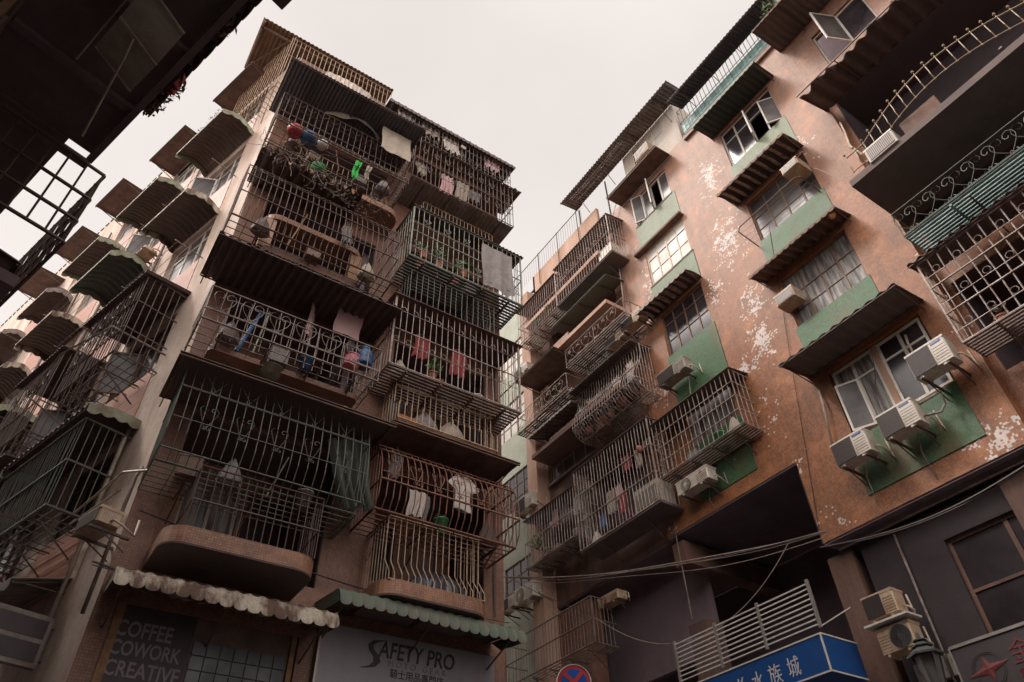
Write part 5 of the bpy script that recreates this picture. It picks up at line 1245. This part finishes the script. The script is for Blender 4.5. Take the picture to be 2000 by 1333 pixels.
# ------------------------------------------------ washing, pots, plants and odds and ends
cloth('pink towel with a white flower pattern hung flat under the torn awning', F1, (661, 598), .5, .62, .55, 'cloth_pink', 'towel', folds=1, amp=.01, seed=1, drape=0, hemrag=.01)
cloth('narrow pale pink towel hung edge on left of the flat pink towel', F1, (612, 585), .42, .75, .55, 'cloth_pink', 'towel', yaw=62, folds=1.5, amp=.03, seed=2)
cloth('bright green plastic bag hanging below the cluttered rusty cage', F1, (694, 312), .14, .62, .9, 'cloth_green', 'bag', folds=1.5, amp=.04, seed=3, taper=.2)
cloth('thin pale rag hanging right of the green plastic bag', F1, (716, 322), .12, .5, .9, 'cloth_cream', 'rag', folds=1.5, amp=.03, seed=4, taper=.4)
cloth('large cream sheet covering the right end of the cluttered rusty cage', F1, (750, 247), .72, .85, 1.16, 'cloth_cream', 'sheet', folds=2, amp=.012, seed=5)
cloth('sagging beige hammock of cloth under the dark blue awning', F1, (638, 205), 1.35, .45, .7, 'cloth_cream', 'cloth', folds=1, amp=.06, drape=.3, seed=6)
for i, (p, mt, l) in enumerate((((945, 300), 'cloth_pink', 'pink and white curtain rag in the topmost right cage'), ((868, 265), 'cloth_white', 'torn white rag in the middle of the topmost right cage'), ((780, 205), 'cloth_white', 'white curtain at the left end of the topmost right cage'), ((826, 232), 'cloth_cream', 'cream curtain next to the white curtain in the topmost right cage'))):
    cloth(l, F1, p, .45+.1*(i == 3), .55, .72, mt, 'rag', folds=3, amp=.04, seed=10+i)
for i, (p, l) in enumerate((((862, 338), 'crumpled pale clothes behind the cage with many small hearts'), ((893, 352), 'second bundle of pale clothes behind the cage with many small hearts'))):
    cloth(l, F1, p, .34, .75, .6, 'cloth_pink' if i == 0 else 'cloth_cream', 'clothes', folds=3, amp=.05, seed=20+i)
tt_ = cloth('grey tarpaulin tied over the right end of the sage green cage', F1, (942, 475), .82, 1.35, .93, 'cloth_grey', 'tarpaulin', folds=2, amp=.02, seed=30)
cloth('small white cloth hanging in the rust-red cage', F1, (800, 955), .3, .45, .75, 'cloth_white', 'cloth', folds=2, amp=.04, seed=31)
cloth('grey-white cloth just right of the small white cloth in the rust-red cage', F1, (818, 965), .2, .5, .7, 'cloth_grey', 'cloth', folds=2, amp=.04, seed=32)
# white shirt
u, z = at(F1, (905, 930), .8); sh = thing('shirt', 'white short sleeved shirt on a hanger in the rust-red cage', 'shirt', F1, (u, -.8, z))
P = [(-.06, 0), (-.16, -.03), (-.30, -.20), (-.22, -.27), (-.15, -.20), (-.15, -.5), (-.19, -.66), (.19, -.66), (.15, -.5), (.15, -.20), (.24, -.30), (.31, -.22), (.16, -.03), (.06, 0), (.0, -.05)]
m = MB()
def shy(x, z): return .025*math.sin(14*x)*(.3-z)+.02*math.cos(9*x)
rows_ = []
for j in range(23):
    z_ = -.66*j/22; xs = []
    for i in range(len(P)):
        (xa, za), (xb, zb) = P[i], P[(i+1) % len(P)]
        if (za-z_)*(zb-z_) <= 0 and abs(za-zb) > 1e-6: xs.append(xa+(xb-xa)*(z_-za)/(zb-za))
    rows_.append((z_, min(xs), max(xs)) if xs else (z_, -.05, .05))
for sgn in (-1, 1):
    m.grid(lambda a, b: (lambda r: (r[1]+(r[2]-r[1])*a, sgn*(.035*math.sin(math.pi*a)+.004)+shy(r[1]+(r[2]-r[1])*a, r[0]), r[0]))(rows_[int(round(b*22))]), 16, 22)
m.build('fabric', 'cloth_white', sh, smooth=True); MB().tube([(-.17, 0, -.035), (0, 0, .03), (.17, 0, -.035)], .006).build('hanger', 'black_plastic', sh)
# pots and bottles
def pot(name, label, cat, F, p, D, prof, mat, lid=None):
    u, z = at(F, p, D); t = thing(name, label, cat, F, (u, -D, z)); MB().lathe((0, 0, 0), prof, 18).build('body', mat, t, smooth=True)
    if lid: MB().lathe((0, 0, 0), lid[0], 14).build('lid', lid[1], t, smooth=True)
    return t
pot('pot', 'red and white lidded pot on the floor of the cluttered rusty cage', 'pot', F1, (574, 262), .95, [(0, 0), (.13, 0), (.16, .06), (.16, .17), (.12, .2), (0, .2)], 'plastic_red', ([(.12, .2), (.08, .25), (.02, .27), (.02, .3), (0, .3)], 'cloth_white'))
pot('pot', 'blue bowl next to the red and white pot in the cluttered rusty cage', 'bowl', F1, (601, 276), .95, [(0, 0), (.1, 0), (.17, .08), (.18, .15), (.16, .15), (0, .03)], 'plastic_blue')
pot('pot', 'small cream pot right of the blue bowl in the cluttered rusty cage', 'pot', F1, (629, 288), .95, [(0, 0), (.09, 0), (.12, .05), (.12, .13), (.09, .17), (0, .18)], 'cloth_white')
pot('bucket', 'green plastic bowl behind the wavy cream balcony bars', 'bowl', F1, (620, 335), .6, [(0, 0), (.11, 0), (.17, .1), (.17, .12), (0, .05)], 'plastic_green')
pot('water_bottle', 'large blue water bottle at the right end of the heart balcony cage', 'bottle', F1, (710, 716), .9, [(0, 0), (.13, 0), (.14, .03), (.14, .1), (.13, .12), (.14, .14), (.14, .27), (.1, .34), (.045, .38), (.04, .42)], 'plastic_blue', ([(.045, .40), (.05, .42), (.05, .46), (0, .46)], 'plastic_blue'))
u, z = at(F1, (672, 712), .8); t = thing('basket', 'pink plastic basket tilted beside the blue water bottle', 'basket', F1, (u, -.8, z)); t.rotation_euler = (0, .3, 0)
m = MB(); m.lathe((.1, 0, 0), [(0, 0), (.12, 0), (.17, .2), (.185, .2), (.18, .22), (.16, .2), (.11, .02)], 14); m.build('body', 'plastic_pink', t)
pot('basin', 'pale blue basin low behind the bars of the heart balcony', 'basin', F1, (525, 735), .5, [(0, 0), (.15, 0), (.22, .12), (.23, .12), (0, .04)], 'sage_sheet')
m = thing('broom', 'pale blue pole leaning inside the left end of the heart balcony cage', 'pole', F1, (1.2, -.6, 9.3)); MB().tube([(0, 0, 0), (.22, .1, 1.05)], .035, 8).build('pole', 'plastic_blue', m)
# tarpaulin bundle
u, z = at(F1, (822, 1128), .75); t = thing('covered_bundle', 'dark blue plastic wrapped bundle on the lowest right mosaic balcony', 'bundle', F1, (u-.2, -.5, 6.1))
m = MB()
def bun(a, b):
    th = 2*math.pi*a; ph_ = math.pi*b*.5; r_ = 1+.10*math.sin(9*th)*math.sin(ph_)+.05*math.sin(23*th+3*b)
    return (.62+.5*r_*math.sin(ph_)*math.cos(th), .28*r_*math.sin(ph_)*math.sin(th), .42*math.cos(ph_)*(1+.08*math.sin(11*th)))
m.grid(bun, 90, 20); m.build('cover', 'bin_liner', t, smooth=True)
for i, (x, c_, mt, l) in enumerate(((4.1, 9.0, 'wicker', 'brown wicker crate'), (4.7, 9.0, 'cloth_grey', 'grey sack'), (5.25, 9.0, 'cloth_cream', 'clear plastic sack'))):
    if i: 
        t = thing('sack', l+' slumped behind the kinked cream bars of the second right balcony', 'sack', F1, (x, -.35, 9.0))
        m = MB(); m.grid(lambda a, b: ((.24+.02*math.sin(12*math.pi*a))*math.sin(math.pi*min(1, b*.8+.18))*math.cos(2*math.pi*a)*1.1, .2*math.sin(math.pi*min(1, b*.8+.18))*math.sin(2*math.pi*a), .6*b+.04*math.sin(8*math.pi*a)*b), 30, 12); m.build('body', mt, t, smooth=True)
    else:
        t = thing('crate', l+' behind the bars of the second right balcony', 'crate', F1, (x, -.5, 9.0)); m = MB(); m.box(0, .4, 0, .3, 0, .3); m.build('body', mt, t)
# lamp and bulbs
for p, l in (((586, 575), 'round unlit globe lamp hanging under the torn awning ceiling'),):
    u, z = at(F1, p, -.3); t = thing('globe_lamp', l, 'lamp', F1, (u, .3, z)); MB().ball((0, 0, 0), .09, 14).build('globe', 'plaster_cream', t, smooth=True); MB().tube([(0, 0, .08), (0, 0, .35)], .012).build('stem', 'dark_metal', t)
u, z = at(F1, (663, 815), .9); t = thing('wall_ornament', 'small round golden mirror disc hanging on the green heart cage', 'ornament', F1, (u, -1.12, z)); t.rotation_euler = (0, 0, 0)
m = MB(); m.tube([(.07*math.cos(a*math.pi/10), 0, .055*math.sin(a*math.pi/10)) for a in range(20)], .014, 5, closed=True); m.build('frame', 'gold', t); m = MB(); m.disc((0, 0), .05, .002, 18, .06); m.build('mirror', 'cloth_white', t)
u, z = at(F1, (904, 290), .8); t = thing('wall_ornament', 'round pale disc hanging on the topmost right cage', 'ornament', F1, (u, -.84, z)); m = MB(); m.prism([(.08*math.cos(a*math.pi/10), .07*math.sin(a*math.pi/10)) for a in range(20)], 0, .02); m.build('disc', 'cloth_cream', t)
# clutter kept in the cages
JK = random.Random(33)
def junk(where, F, u0, u1, z, D, kinds):
    n = len(kinds); seen = {}
    for i, kd in enumerate(kinds):
        u = u0+(u1-u0)*(i+.5)/n; kind, mat, word = kd; place = ('at the left end of ', 'left of the middle in ', 'in the middle of ', 'right of the middle in ', 'at the right end of ')[min(4, int(5*(i+.5)/n))]
        lab = word+' '+place+where
        if kind == 'box':
            t = thing('crate', lab, 'crate', F, (u-.15, -D, z)); t.rotation_euler.rotate_axis('Z', JK.uniform(-.3, .3)); a, b, c = JK.uniform(.25, .36), JK.uniform(.18, .26), JK.uniform(.18, .32)
            m = MB(); m.box(0, a, 0, b, 0, c); m.build('body', mat, t); m = MB(); m.box(-.01, a+.01, -.01, b+.01, c, c+.02); m.build('lid', 'cloth_grey', t)
        elif kind == 'pot':
            t = thing('bucket', lab, 'bucket', F, (u, -D, z)); q = JK.uniform(.8, 1.2)
            MB().lathe((0, 0, 0), [(0, 0), (.09*q, 0), (.12*q, .22*q), (.13*q, .22*q), (.13*q, .24*q), (.11*q, .23*q), (.09*q, .03)], 14).build('body', mat, t, smooth=True)
            MB().tube([(-.13*q, 0, .22*q), (-.08*q, -.02, .32*q), (.08*q, -.02, .32*q), (.13*q, 0, .22*q)], .005, 3).build('handle', 'grey_bars', t)
        elif kind == 'sack':
            t = thing('sack', lab, 'sack', F, (u, -D, z)); m = MB(); s1 = JK.uniform(0, 6)
            m.grid(lambda a, b: ((.17+.02*math.sin(10*math.pi*a+s1))*max(.0, 1-.85*b**2.2)*min(1, b*12)*math.cos(2*math.pi*a), .14*max(.0, 1-.85*b**2.2)*min(1, b*12)*math.sin(2*math.pi*a), .42*b+.03*math.sin(8*math.pi*a+s1)*b), 30, 12); m.build('body', mat, t, smooth=True)
            MB().tube([(0, 0, .38), (.01, 0, .45)], .02, 6).build('knot', mat, t)
        elif kind == 'plant':
            t = thing('potted_plant', lab, 'plant', F, (u, -D, z)); foliage_mb(60, .17, .14, .17, .05, i+40).build('leaves', mat, t, Matrix.Translation((0, 0, .34))); MB().lathe((0, 0, 0), [(0, 0), (.07, 0), (.1, .17), (.11, .17), (.11, .2), (.09, .2), (0, .16)], 12).build('pot', 'terracotta', t)
        elif kind == 'pole':
            t = thing('pole', lab, 'pole', F, (u, -D, z)); MB().tube([(0, 0, 0), (JK.uniform(-.3, .3), .1, JK.uniform(.8, 1.3))], .014, 6).build('pole', mat, t)
        else:
            hh = JK.uniform(.4, .65); w_ = JK.uniform(.2, .34); t = thing('hanging_cloth', lab, 'clothes', F, (u-w_/2, -D, z+1.25)); cloth_mb(w_, hh, folds=3, amp=.045, seed=200+int(u*37) % 97, taper=JK.uniform(-.15, .25)).build('fabric', mat, t, smooth=True)
            m = MB(); m.tube([(0, 0, -.01), (w_/2, 0, .05), (w_, 0, -.01)], .006, 4); m.tube([(w_/2, 0, .05), (w_/2, 0, .1)], .004, 3); m.build('hanger', 'grey_bars', t)
junk('the square ring cage', F1, 3.8, 6.3, 10.0, .55, [('sack', 'cloth_cream', 'pale sack'), ('cloth', 'cloth_red', 'dark red garment'), ('pot', 'terracotta', 'clay coloured bucket'), ('cloth', 'cloth_red', 'wine red towel'), ('pot', 'cloth_white', 'white bucket'), ('box', 'wood', 'brown crate')])
junk('the sage green cage', F1, 4.0, 5.7, 13.02, .6, [('plant', 'leaf', 'bushy herb pot'), ('pole', 'pale_bars', 'thin pale pole'), ('plant', 'leaf_dry', 'withered plant pot'), ('box', 'cloth_grey', 'grey plastic crate')])
junk('the cage with many small hearts', F1, 3.8, 6.4, 15.78, .45, [('cloth', 'cloth_cream', 'cream shirt'), ('box', 'wood', 'wooden crate'), ('pole', 'brown_frame', 'brown pole'), ('cloth', 'cloth_grey', 'grey shirt'), ('sack', 'cloth_grey', 'grey sack')])
junk('the cluttered rusty cage', F1, .8, 3.4, 14.98, .6, [('sack', 'tarpaulin', 'black bin bag'), ('box', 'brown_frame', 'brown box'), ('pole', 'rust_bars', 'rusty rod'), ('box', 'cloth_grey', 'pale rack box'), ('sack', 'cloth_grey', 'grey bag')])
junk('the bellied dark cage', F1, .7, 3.3, 11.93, .75, [('sack', 'tarpaulin', 'black bag'), ('pole', 'wood', 'wooden pole'), ('box', 'brown_frame', 'old brown box'), ('cloth', 'cloth_grey', 'limp grey rag'), ('sack', 'cloth_cream', 'dusty sack')])
junk('the open balcony cage with hearts', F1, .8, 2.5, 9.32, .7, [('sack', 'tarpaulin', 'big black sack'), ('pole', 'sage_bars', 'pale green pole'), ('box', 'grey_sheet', 'grey crate'), ('pot', 'plastic_blue', 'blue bucket')])
junk('the wide dark green cage', F1, .8, 3.0, 6.98, .6, [('box', 'brown_frame', 'brown box'), ('sack', 'cloth_grey', 'grey sack'), ('pole', 'grey_bars', 'grey pole'), ('pot', 'grey_sheet', 'dull bucket')])
junk('the rust-red bellied cage', F1, 3.9, 6.1, 7.18, .6, [('cloth', 'cloth_grey', 'dark grey garment'), ('pole', 'rust_bars', 'rusty pole'), ('pot', 'plastic_green', 'green bucket'), ('cloth', 'brown_frame', 'brown garment'), ('sack', 'tarpaulin', 'black sack')])
junk('the tall grey cage over the passage', F2, -12.6, -10.9, 9.78, .4, [('sack', 'cloth_white', 'white sack'), ('box', 'plastic_blue', 'blue crate'), ('cloth', 'cloth_cream', 'cream garment'), ('cloth', 'cloth_pink', 'pink garment'), ('pot', 'plastic_red', 'red bucket')])
junk('the lower grey cage of the far stretch', F2, -14.8, -12.9, 10.28, .4, [('plant', 'leaf', 'leafy pot'), ('box', 'wood', 'tan box'), ('cloth', 'cloth_grey', 'grey garment'), ('pot', 'cloth_white', 'white pot')])
junk('the pear shaped cage', F2, -12.4, -10.1, 12.98, .45, [('plant', 'leaf_dry', 'dry plant pot'), ('box', 'terracotta', 'reddish box'), ('plant', 'leaf', 'green plant pot'), ('pot', 'terracotta', 'clay bucket'), ('cloth', 'cloth_white', 'white garment')])
junk('the topmost far cage', F2, -12.5, -10.8, 18.38, .4, [('box', 'wood', 'wooden box'), ('plant', 'leaf', 'small plant pot'), ('pole', 'grey_bars', 'leaning grey pole'), ('sack', 'cloth_grey', 'grey sack')])
junk('the grey barred cage of the long house', F2, -9.2, -7.5, 10.33, .35, [('box', 'cloth_grey', 'grey box'), ('pole', 'brown_frame', 'brown pole'), ('pot', 'plastic_green', 'green bucket'), ('sack', 'cloth_cream', 'cream sack')])
junk('the large ring cage', F2, -2.7, -.9, 9.18, .35, [('plant', 'leaf_dry', 'bare plant pot'), ('box', 'cloth_white', 'white box'), ('pole', 'dark_metal', 'black pole')])
junk('the topmost right cage', F1, 3.4, 6.2, 17.36, .5, [('cloth', 'cloth_grey', 'grey rag'), ('box', 'brown_frame', 'brown box'), ('cloth', 'cloth_white', 'white rag'), ('sack', 'cloth_grey', 'grey bag')])
# plants
plant('leafy potted plant behind the middle bars of the sage green cage', F1, (858, 500), .6, 90, .22, .28, .06, 'leaf', True, 1)
plant('paler drooping plant with broad leaves right of the leafy potted plant', F1, (905, 520), .65, 60, .25, .2, .09, 'leaf', True, 2, hang=.5)
plant('small plant hanging in the left of the sage green cage', F1, (828, 485), .7, 40, .15, .15, .05, 'leaf', True, 3)
plant('aloe like plant in the square ring cage', F1, (845, 715), .5, 40, .18, .2, .1, 'leaf', True, 4)
plant('small plant in the left of two far pale cages', F2, (1052, 630), .6, 50, .2, .15, .06, 'leaf', False, 5)
plant('small plant higher up in the left of two far pale cages', F2, (1072, 600), .6, 50, .2, .15, .06, 'leaf', False, 6)
plant('bright green bush hanging out of the lower grey cage', F2, (1050, 1058), .78, 110, .28, .22, .05, 'leaf', False, 7, hang=.3)
for i, (x, zz) in enumerate(((.9, 13.7), (1.3, 13.9), (1.9, 13.55), (2.6, 13.4))):
    t = thing('dead_vine', ['dead vine tangle at the upper left of the bellied dark cage', 'dead vine trailing over the torn tarpaulin', 'pale dead tendrils in the middle of the bellied dark cage', 'dead creeper at the right of the torn tarpaulin'][i], 'plant', F1, (x, -1.15, zz+.1))
    m = MB(); R = random.Random(50+i)
    for k in range(26):
        p = Vector((R.uniform(-.4, .4), R.uniform(-.1, .1), R.uniform(-.2, .3))); pts = [tuple(p)]; d_ = Vector((R.gauss(0, 1), R.gauss(0, .4), R.gauss(-.2, .8))).normalized()
        for s_ in range(6): d_ = (d_+Vector((R.gauss(0, .5), R.gauss(0, .3), R.gauss(-.1, .4)))).normalized(); p = p+d_*.07; pts.append(tuple(p))
        m.tube(pts, .005, 3)
    m.build('stems', 'cable_pale' if i % 2 == 0 else 'leaf_dry', t); foliage_mb(70, .5, .15, .3, .035, 60+i).build('leaves', 'leaf_dry', t)
t = thing('green_net', 'green mesh net slumped in the right end of the green heart cage', 'net', F1, (2.85, -.75, 7.0)); m = cloth_mb(.7, 1.2, folds=4, amp=.08, seed=8, taper=.3); m.build('net', 'net_green', t, Matrix.Translation((0, 0, 1.15)) @ Matrix.Rotation(-.3, 4, 'Y'), smooth=True)
# laundry and things in the long house cages
LN = [((1195, 745), 'cloth_white', .3, .5, 'white washing in the pear shaped cage, left piece', 'clothes'), ((1222, 722), 'cloth_grey', .28, .5, 'grey washing in the pear shaped cage, right piece', 'clothes'),
      ((1118, 975), 'cloth_white', .3, .5, 'white plastic bag at the right end of the lower grey cage', 'bag'), ((1078, 1000), 'cloth_pink', .25, .5, 'pinkish towel in the middle of the lower grey cage', 'towel'),
      ((1215, 895), 'cloth_red', .28, .4, 'red cloth high in the tall grey cage', 'cloth'), ((1208, 970), 'cloth_red', .25, .5, 'dark red cloth hanging low in the tall grey cage', 'cloth'), ((1170, 1010), 'plastic_blue', .25, .35, 'blue plastic sheet on the floor of the tall grey cage', 'plastic sheet'), ((1240, 880), 'cloth_cream', .2, .5, 'pale cloth by the right post of the tall grey cage', 'cloth')]
for i, (p, mt, w_, h_, l, c_) in enumerate(LN): cloth(l, F2, p, w_, h_, .45, mt, c_, folds=3, amp=.04, seed=70+i)
t = thing('storage_box', 'white washing machine shaped box at the right end of the tall grey cage', 'box', F2, (-10.75, -.6, 9.78)); MB().box(0, .8, 0, .5, 0, .62).build('box', 'ac_white', t); MB().box(.05, .75, -.012, 0, .1, .5).build('front_panel', 'alu_frame', t)
pot('flower_pot', 'orange flower like bundle high at the corner of the tall grey cage', 'ornament', F2, (1250, 885), .75, [(0, 0), (.05, .02), (.09, .1), (.06, .18), (0, .2)], 'terracotta')
t = thing('awning_bag', 'orange rag bundled at the end of the awning with the broken rim', 'rag', F2, (-3.9, -.5, 13.55)); MB().ball((0, 0, 0), .09, 8, 1.6).build('cloth', 'wicker', t, smooth=True)
# ================================================================== house overhead on the left (street face FL, facing the corner house)
lh2 = thing('left_house', 'dark house overhead at the upper left with balconies seen from below', 'building', FL)
wall(MB(), -24, 14, 0, 13, [(-1, 1.2, 4.5, 6.2), (-6, -4, 8, 9.6)], .2).build('wall', 'shadow_purple', lh2, uv=True)
MB().box(-24, 14, .2, 6, 12.8, 13).build('roof', 'concrete', lh2)
MB().box(-24, 14, 1.2, 1.4, 0, 12.8).build('interior', 'interior', lh2)
MB().box(-13, -2.3, -1.45, 0, 9.45, 9.6).build('balcony_slab', 'shadow_purple', lh2); MB().box(-2.3, 6, -1.1, 0, 9.42, 9.57).build('balcony_slab', 'shadow_purple', lh2)
MB().box(-2.0, 8, -1.5, 0, 7.35, 7.5).build('balcony_slab', 'shadow_purple', lh2); MB().box(-13, -7, -1.3, 0, 6.4, 6.55).build('balcony_slab', 'shadow_purple', lh2)
awning('black scalloped awning of the house overhead cutting across the sky', FL, -12.5, -2.9, 10.15, 10.0, 1.60, 'dark_sheet', 'corr', .24, .05, val=(.03, .24, .1), struts=4)
awning('lower black awning at the left edge of the picture', FL, -1.9, 4, 7.9, 7.75, 1.45, 'dark_sheet', 'corr', .24, .05, val=(.03, .24, .08), struts=3)
cage('balcony_cage', 'black lattice cage seen against the sky at the left edge', FL, -2.4, 2.6, 7.9, 9.15, 1.6, 'dark_metal', .2, .014, 'flat', (0, .3, .62, 1), (('heart', .80, .8, .3, .1),), None, 0, rr=.022)
t = thing('hanging_cloth', 'dull canvas panel slung under the balcony of the house overhead', 'canvas', FL, (-4.9, -.7, 9.1))
m = MB(); m.grid(lambda a, b: (1.0*a+.1*b, -.5*b+.0, -.1*math.sin(math.pi*a)-.12*b), 10, 8); m.grid(lambda a, b: (1.0*a+.1*b, -.5*b+.0, .01-.1*math.sin(math.pi*a)-.12*b), 10, 8); m.build('canvas', 'cloth_cream', t)
m = MB()
for x in (.0, .45, 1.0): m.tube([(x, 0, -.02-.1*math.sin(math.pi*x)), (x+.1, -.5, -.14-.1*math.sin(math.pi*x))], .012)
m.tube([(-.2, .05, 0), (1.3, .05, 0)], .012); m.build('ribs', 'pipe_white', t)
for k in range(9): MB().box(-11+k*1.1, -10.9+k*1.1, -1.44, -.02, 9.37, 9.446).build('beam', 'shadow_purple', lh2)
MB().box(-13, -2.3, -1.44, -1.36, 9.30, 9.36).build('edge_beam', 'shadow_purple', lh2)
for x, z in ((-9.5, 6.7), (-7.2, 6.7), (-4.6, 6.9), (-2.0, 4.6)): window(lh2, None, x, x+1.4, z, z+1.4, 3, 2, 'brown_frame', 'glass_dim', rec=-.04)
m = MB(); m.tube([W3(FL, -4.4, 8.9, .9), W3(FL, -4.2, 8.8, .95)], .014, 6); m.tube([W3(FL, -4.2, 8.8, .95), W3(FL, -3.2, 8.6, 1.12)], .012, 6); tag(m.build('jointed_pole', 'pipe_white'), 'pale jointed arm hanging below the house overhead', 'pole')
for i, p in enumerate(((305, 195), (440, 40), (340, 160))):
    z = 10.0; u, d_ = atz(FL, p, z); t = thing('hanging_weed', ['weed tuft sprouting at the lower end of the black scalloped awning', 'weed tuft near the top end of the black scalloped awning', 'weed tuft on the black scalloped awning by a red rag'][i], 'plant', FL, (u, -d_, z-.1)); foliage_mb(70, .2, .15, .15, .05, 80+i).build('leaves', 'leaf_dry', t); MB().tube([(0, 0, .1), (0, 0, -.1)], .006, 3).build('stems', 'leaf_dry', t)
u, d_ = atz(FL, (365, 133), 10.0); cl2 = cloth_mb(.22, .25, seed=99).build('hanging_cloth', 'cloth_red', None); cl2.matrix_world = FL.M @ Matrix.Translation((u, -d_-.02, 9.9)); tag(cl2, 'small dark red rag on the black scalloped awning', 'rag')

# meters and ducts on the street level wall
for i in range(3):
    t = thing('meter_box', ('left', 'middle', 'right')[i]+' one of three small meter boxes on the dark wall right of the blue sign', 'meter box', F2, (-6.15+i*.3, -.0, 4.9)); t.location = F2.M @ Vector((-6.2+i*.28, .25, 5.0))
    MB().box(0, .2, -.02, .1, 0, .3).build('case', 'alu_frame', t); m = MB(); m.disc((.1, .2), .055, -.024, 14); m.build('dial', 'glass_dim', t)
pipe('thin conduit rising beside the three meter boxes', [W3(F2, -5.7, 4.0, -.3), W3(F2, -5.7, 7.3, -.3)], .02, 'grey_bars')
pipe('conduit under the beam of the long house', [W3(F2, -6.7, 7.42, -.2), W3(F2, 0, 7.42, -.2)], .025, 'brown_bars')
cable('slack black cable hanging below the long house beam', W3(F2, -6.9, 7.5, .02), W3(F2, -2.0, 7.5, .02), .35, .014, 'cable', 2, 12)
cable('telephone wires crossing the corner house front below the heart cage', W3(F1, .7, 6.6, .1), W3(F1, 6.6, 6.2, .15), .15, .008, 'cable', 2, 13)
cable('wire stapled down the right edge of the corner house', W3(F1, 6.45, 14, .05), W3(F1, 6.4, 6.3, .05), .0, .010, 'cable', 2, 14)
cable('thin wire dropping past the three white air conditioners', P3(F2, (1700, 700), .1), P3(F2, (1745, 900), .1), .0, .007, 'cable', 1, 15)
cable('wire down the wall between the two window bands', P3(F2, (1500, 430), .03), P3(F2, (1600, 1040), .03), .0, .007, 'cable', 1, 16)

# grimy fixings and drain hoses on the right hand wall
for i, (p, q, r_, lab) in enumerate((((1690, 880), (1715, 985), .009, 'drain hose hanging under the lowest white air conditioner'), ((1790, 830), (1830, 935), .009, 'drain hose hanging under the middle white air conditioner'), ((1345, 735), (1365, 800), .009, 'drain hose under the air conditioner by the brown framed window'), ((1385, 955), (1402, 1000), .009, 'drain hose beside the air conditioner with the red emblem'))):
    a = P3(F2, p, .12); b_ = P3(F2, q, .02); mid = ((a[0]+b_[0])/2-.06, (a[1]+b_[1])/2+.05, (a[2]+b_[2])/2)
    pipe(lab, [a, mid, b_], r_, 'cable_pale' if i % 2 else 'pipe_white', name='drain_hose', cat='hose')
m = MB()
t = thing('roller_shutter', 'closed dark roller shutter half hidden behind the two lower air conditioners', 'shutter', F2); 
m = MB()
for k in range(16): m.box(-6.25, -5.15, .32-.012*(k % 2), .345, .6+k*.2, .79+k*.2)
m.build('slats', 'plaster_dark', t); MB().box(-6.3, -5.1, .30, .345, 3.8, 4.0).build('housing', 'plaster_brown', t)

# repeats share a group
for o in list(bpy.data.objects):
    if o.parent or 'label' not in o or 'group' in o: continue
    n = o.name.split('.')[0]; l = o['label']
    if n == 'air_conditioner': o['group'] = 'air conditioners on the house walls'
    elif n == 'awning' and 'arched' in l: o['group'] = 'arched awnings along the side street wall'
    elif n == 'awning' and 'flat' in l and 'roof level' in l: o['group'] = 'flat metal awnings at roof level'
    elif n == 'awning': o['group'] = 'metal awnings over windows and balconies'
    elif n == 'window_cage': o['group'] = 'window cages'
    elif n == 'balcony_cage': o['group'] = 'balcony cages'
    elif n == 'balcony_railing': o['group'] = 'balcony railings'
    elif n in ('meter_box', 'drying_rack', 'sack', 'crate', 'bucket', 'potted_plant', 'dead_vine', 'weed', 'drain_hose', 'drain_pipe', 'hanging_cloth', 'cable', 'hanging_weed', 'pole'):
        o['group'] = {'meter_box': 'meter boxes', 'drying_rack': 'drying racks on the walls', 'sack': 'sacks kept in the cages', 'crate': 'crates kept in the cages', 'bucket': 'buckets kept in the cages', 'potted_plant': 'potted plants', 'dead_vine': 'dead vines', 'weed': 'weeds on the parapet', 'drain_hose': 'drain hoses', 'drain_pipe': 'wall pipes', 'hanging_cloth': 'washing and cloths hung out', 'cable': 'overhead cables', 'hanging_weed': 'weed tufts on the overhead awning', 'pole': 'poles kept in the cages'}[n]
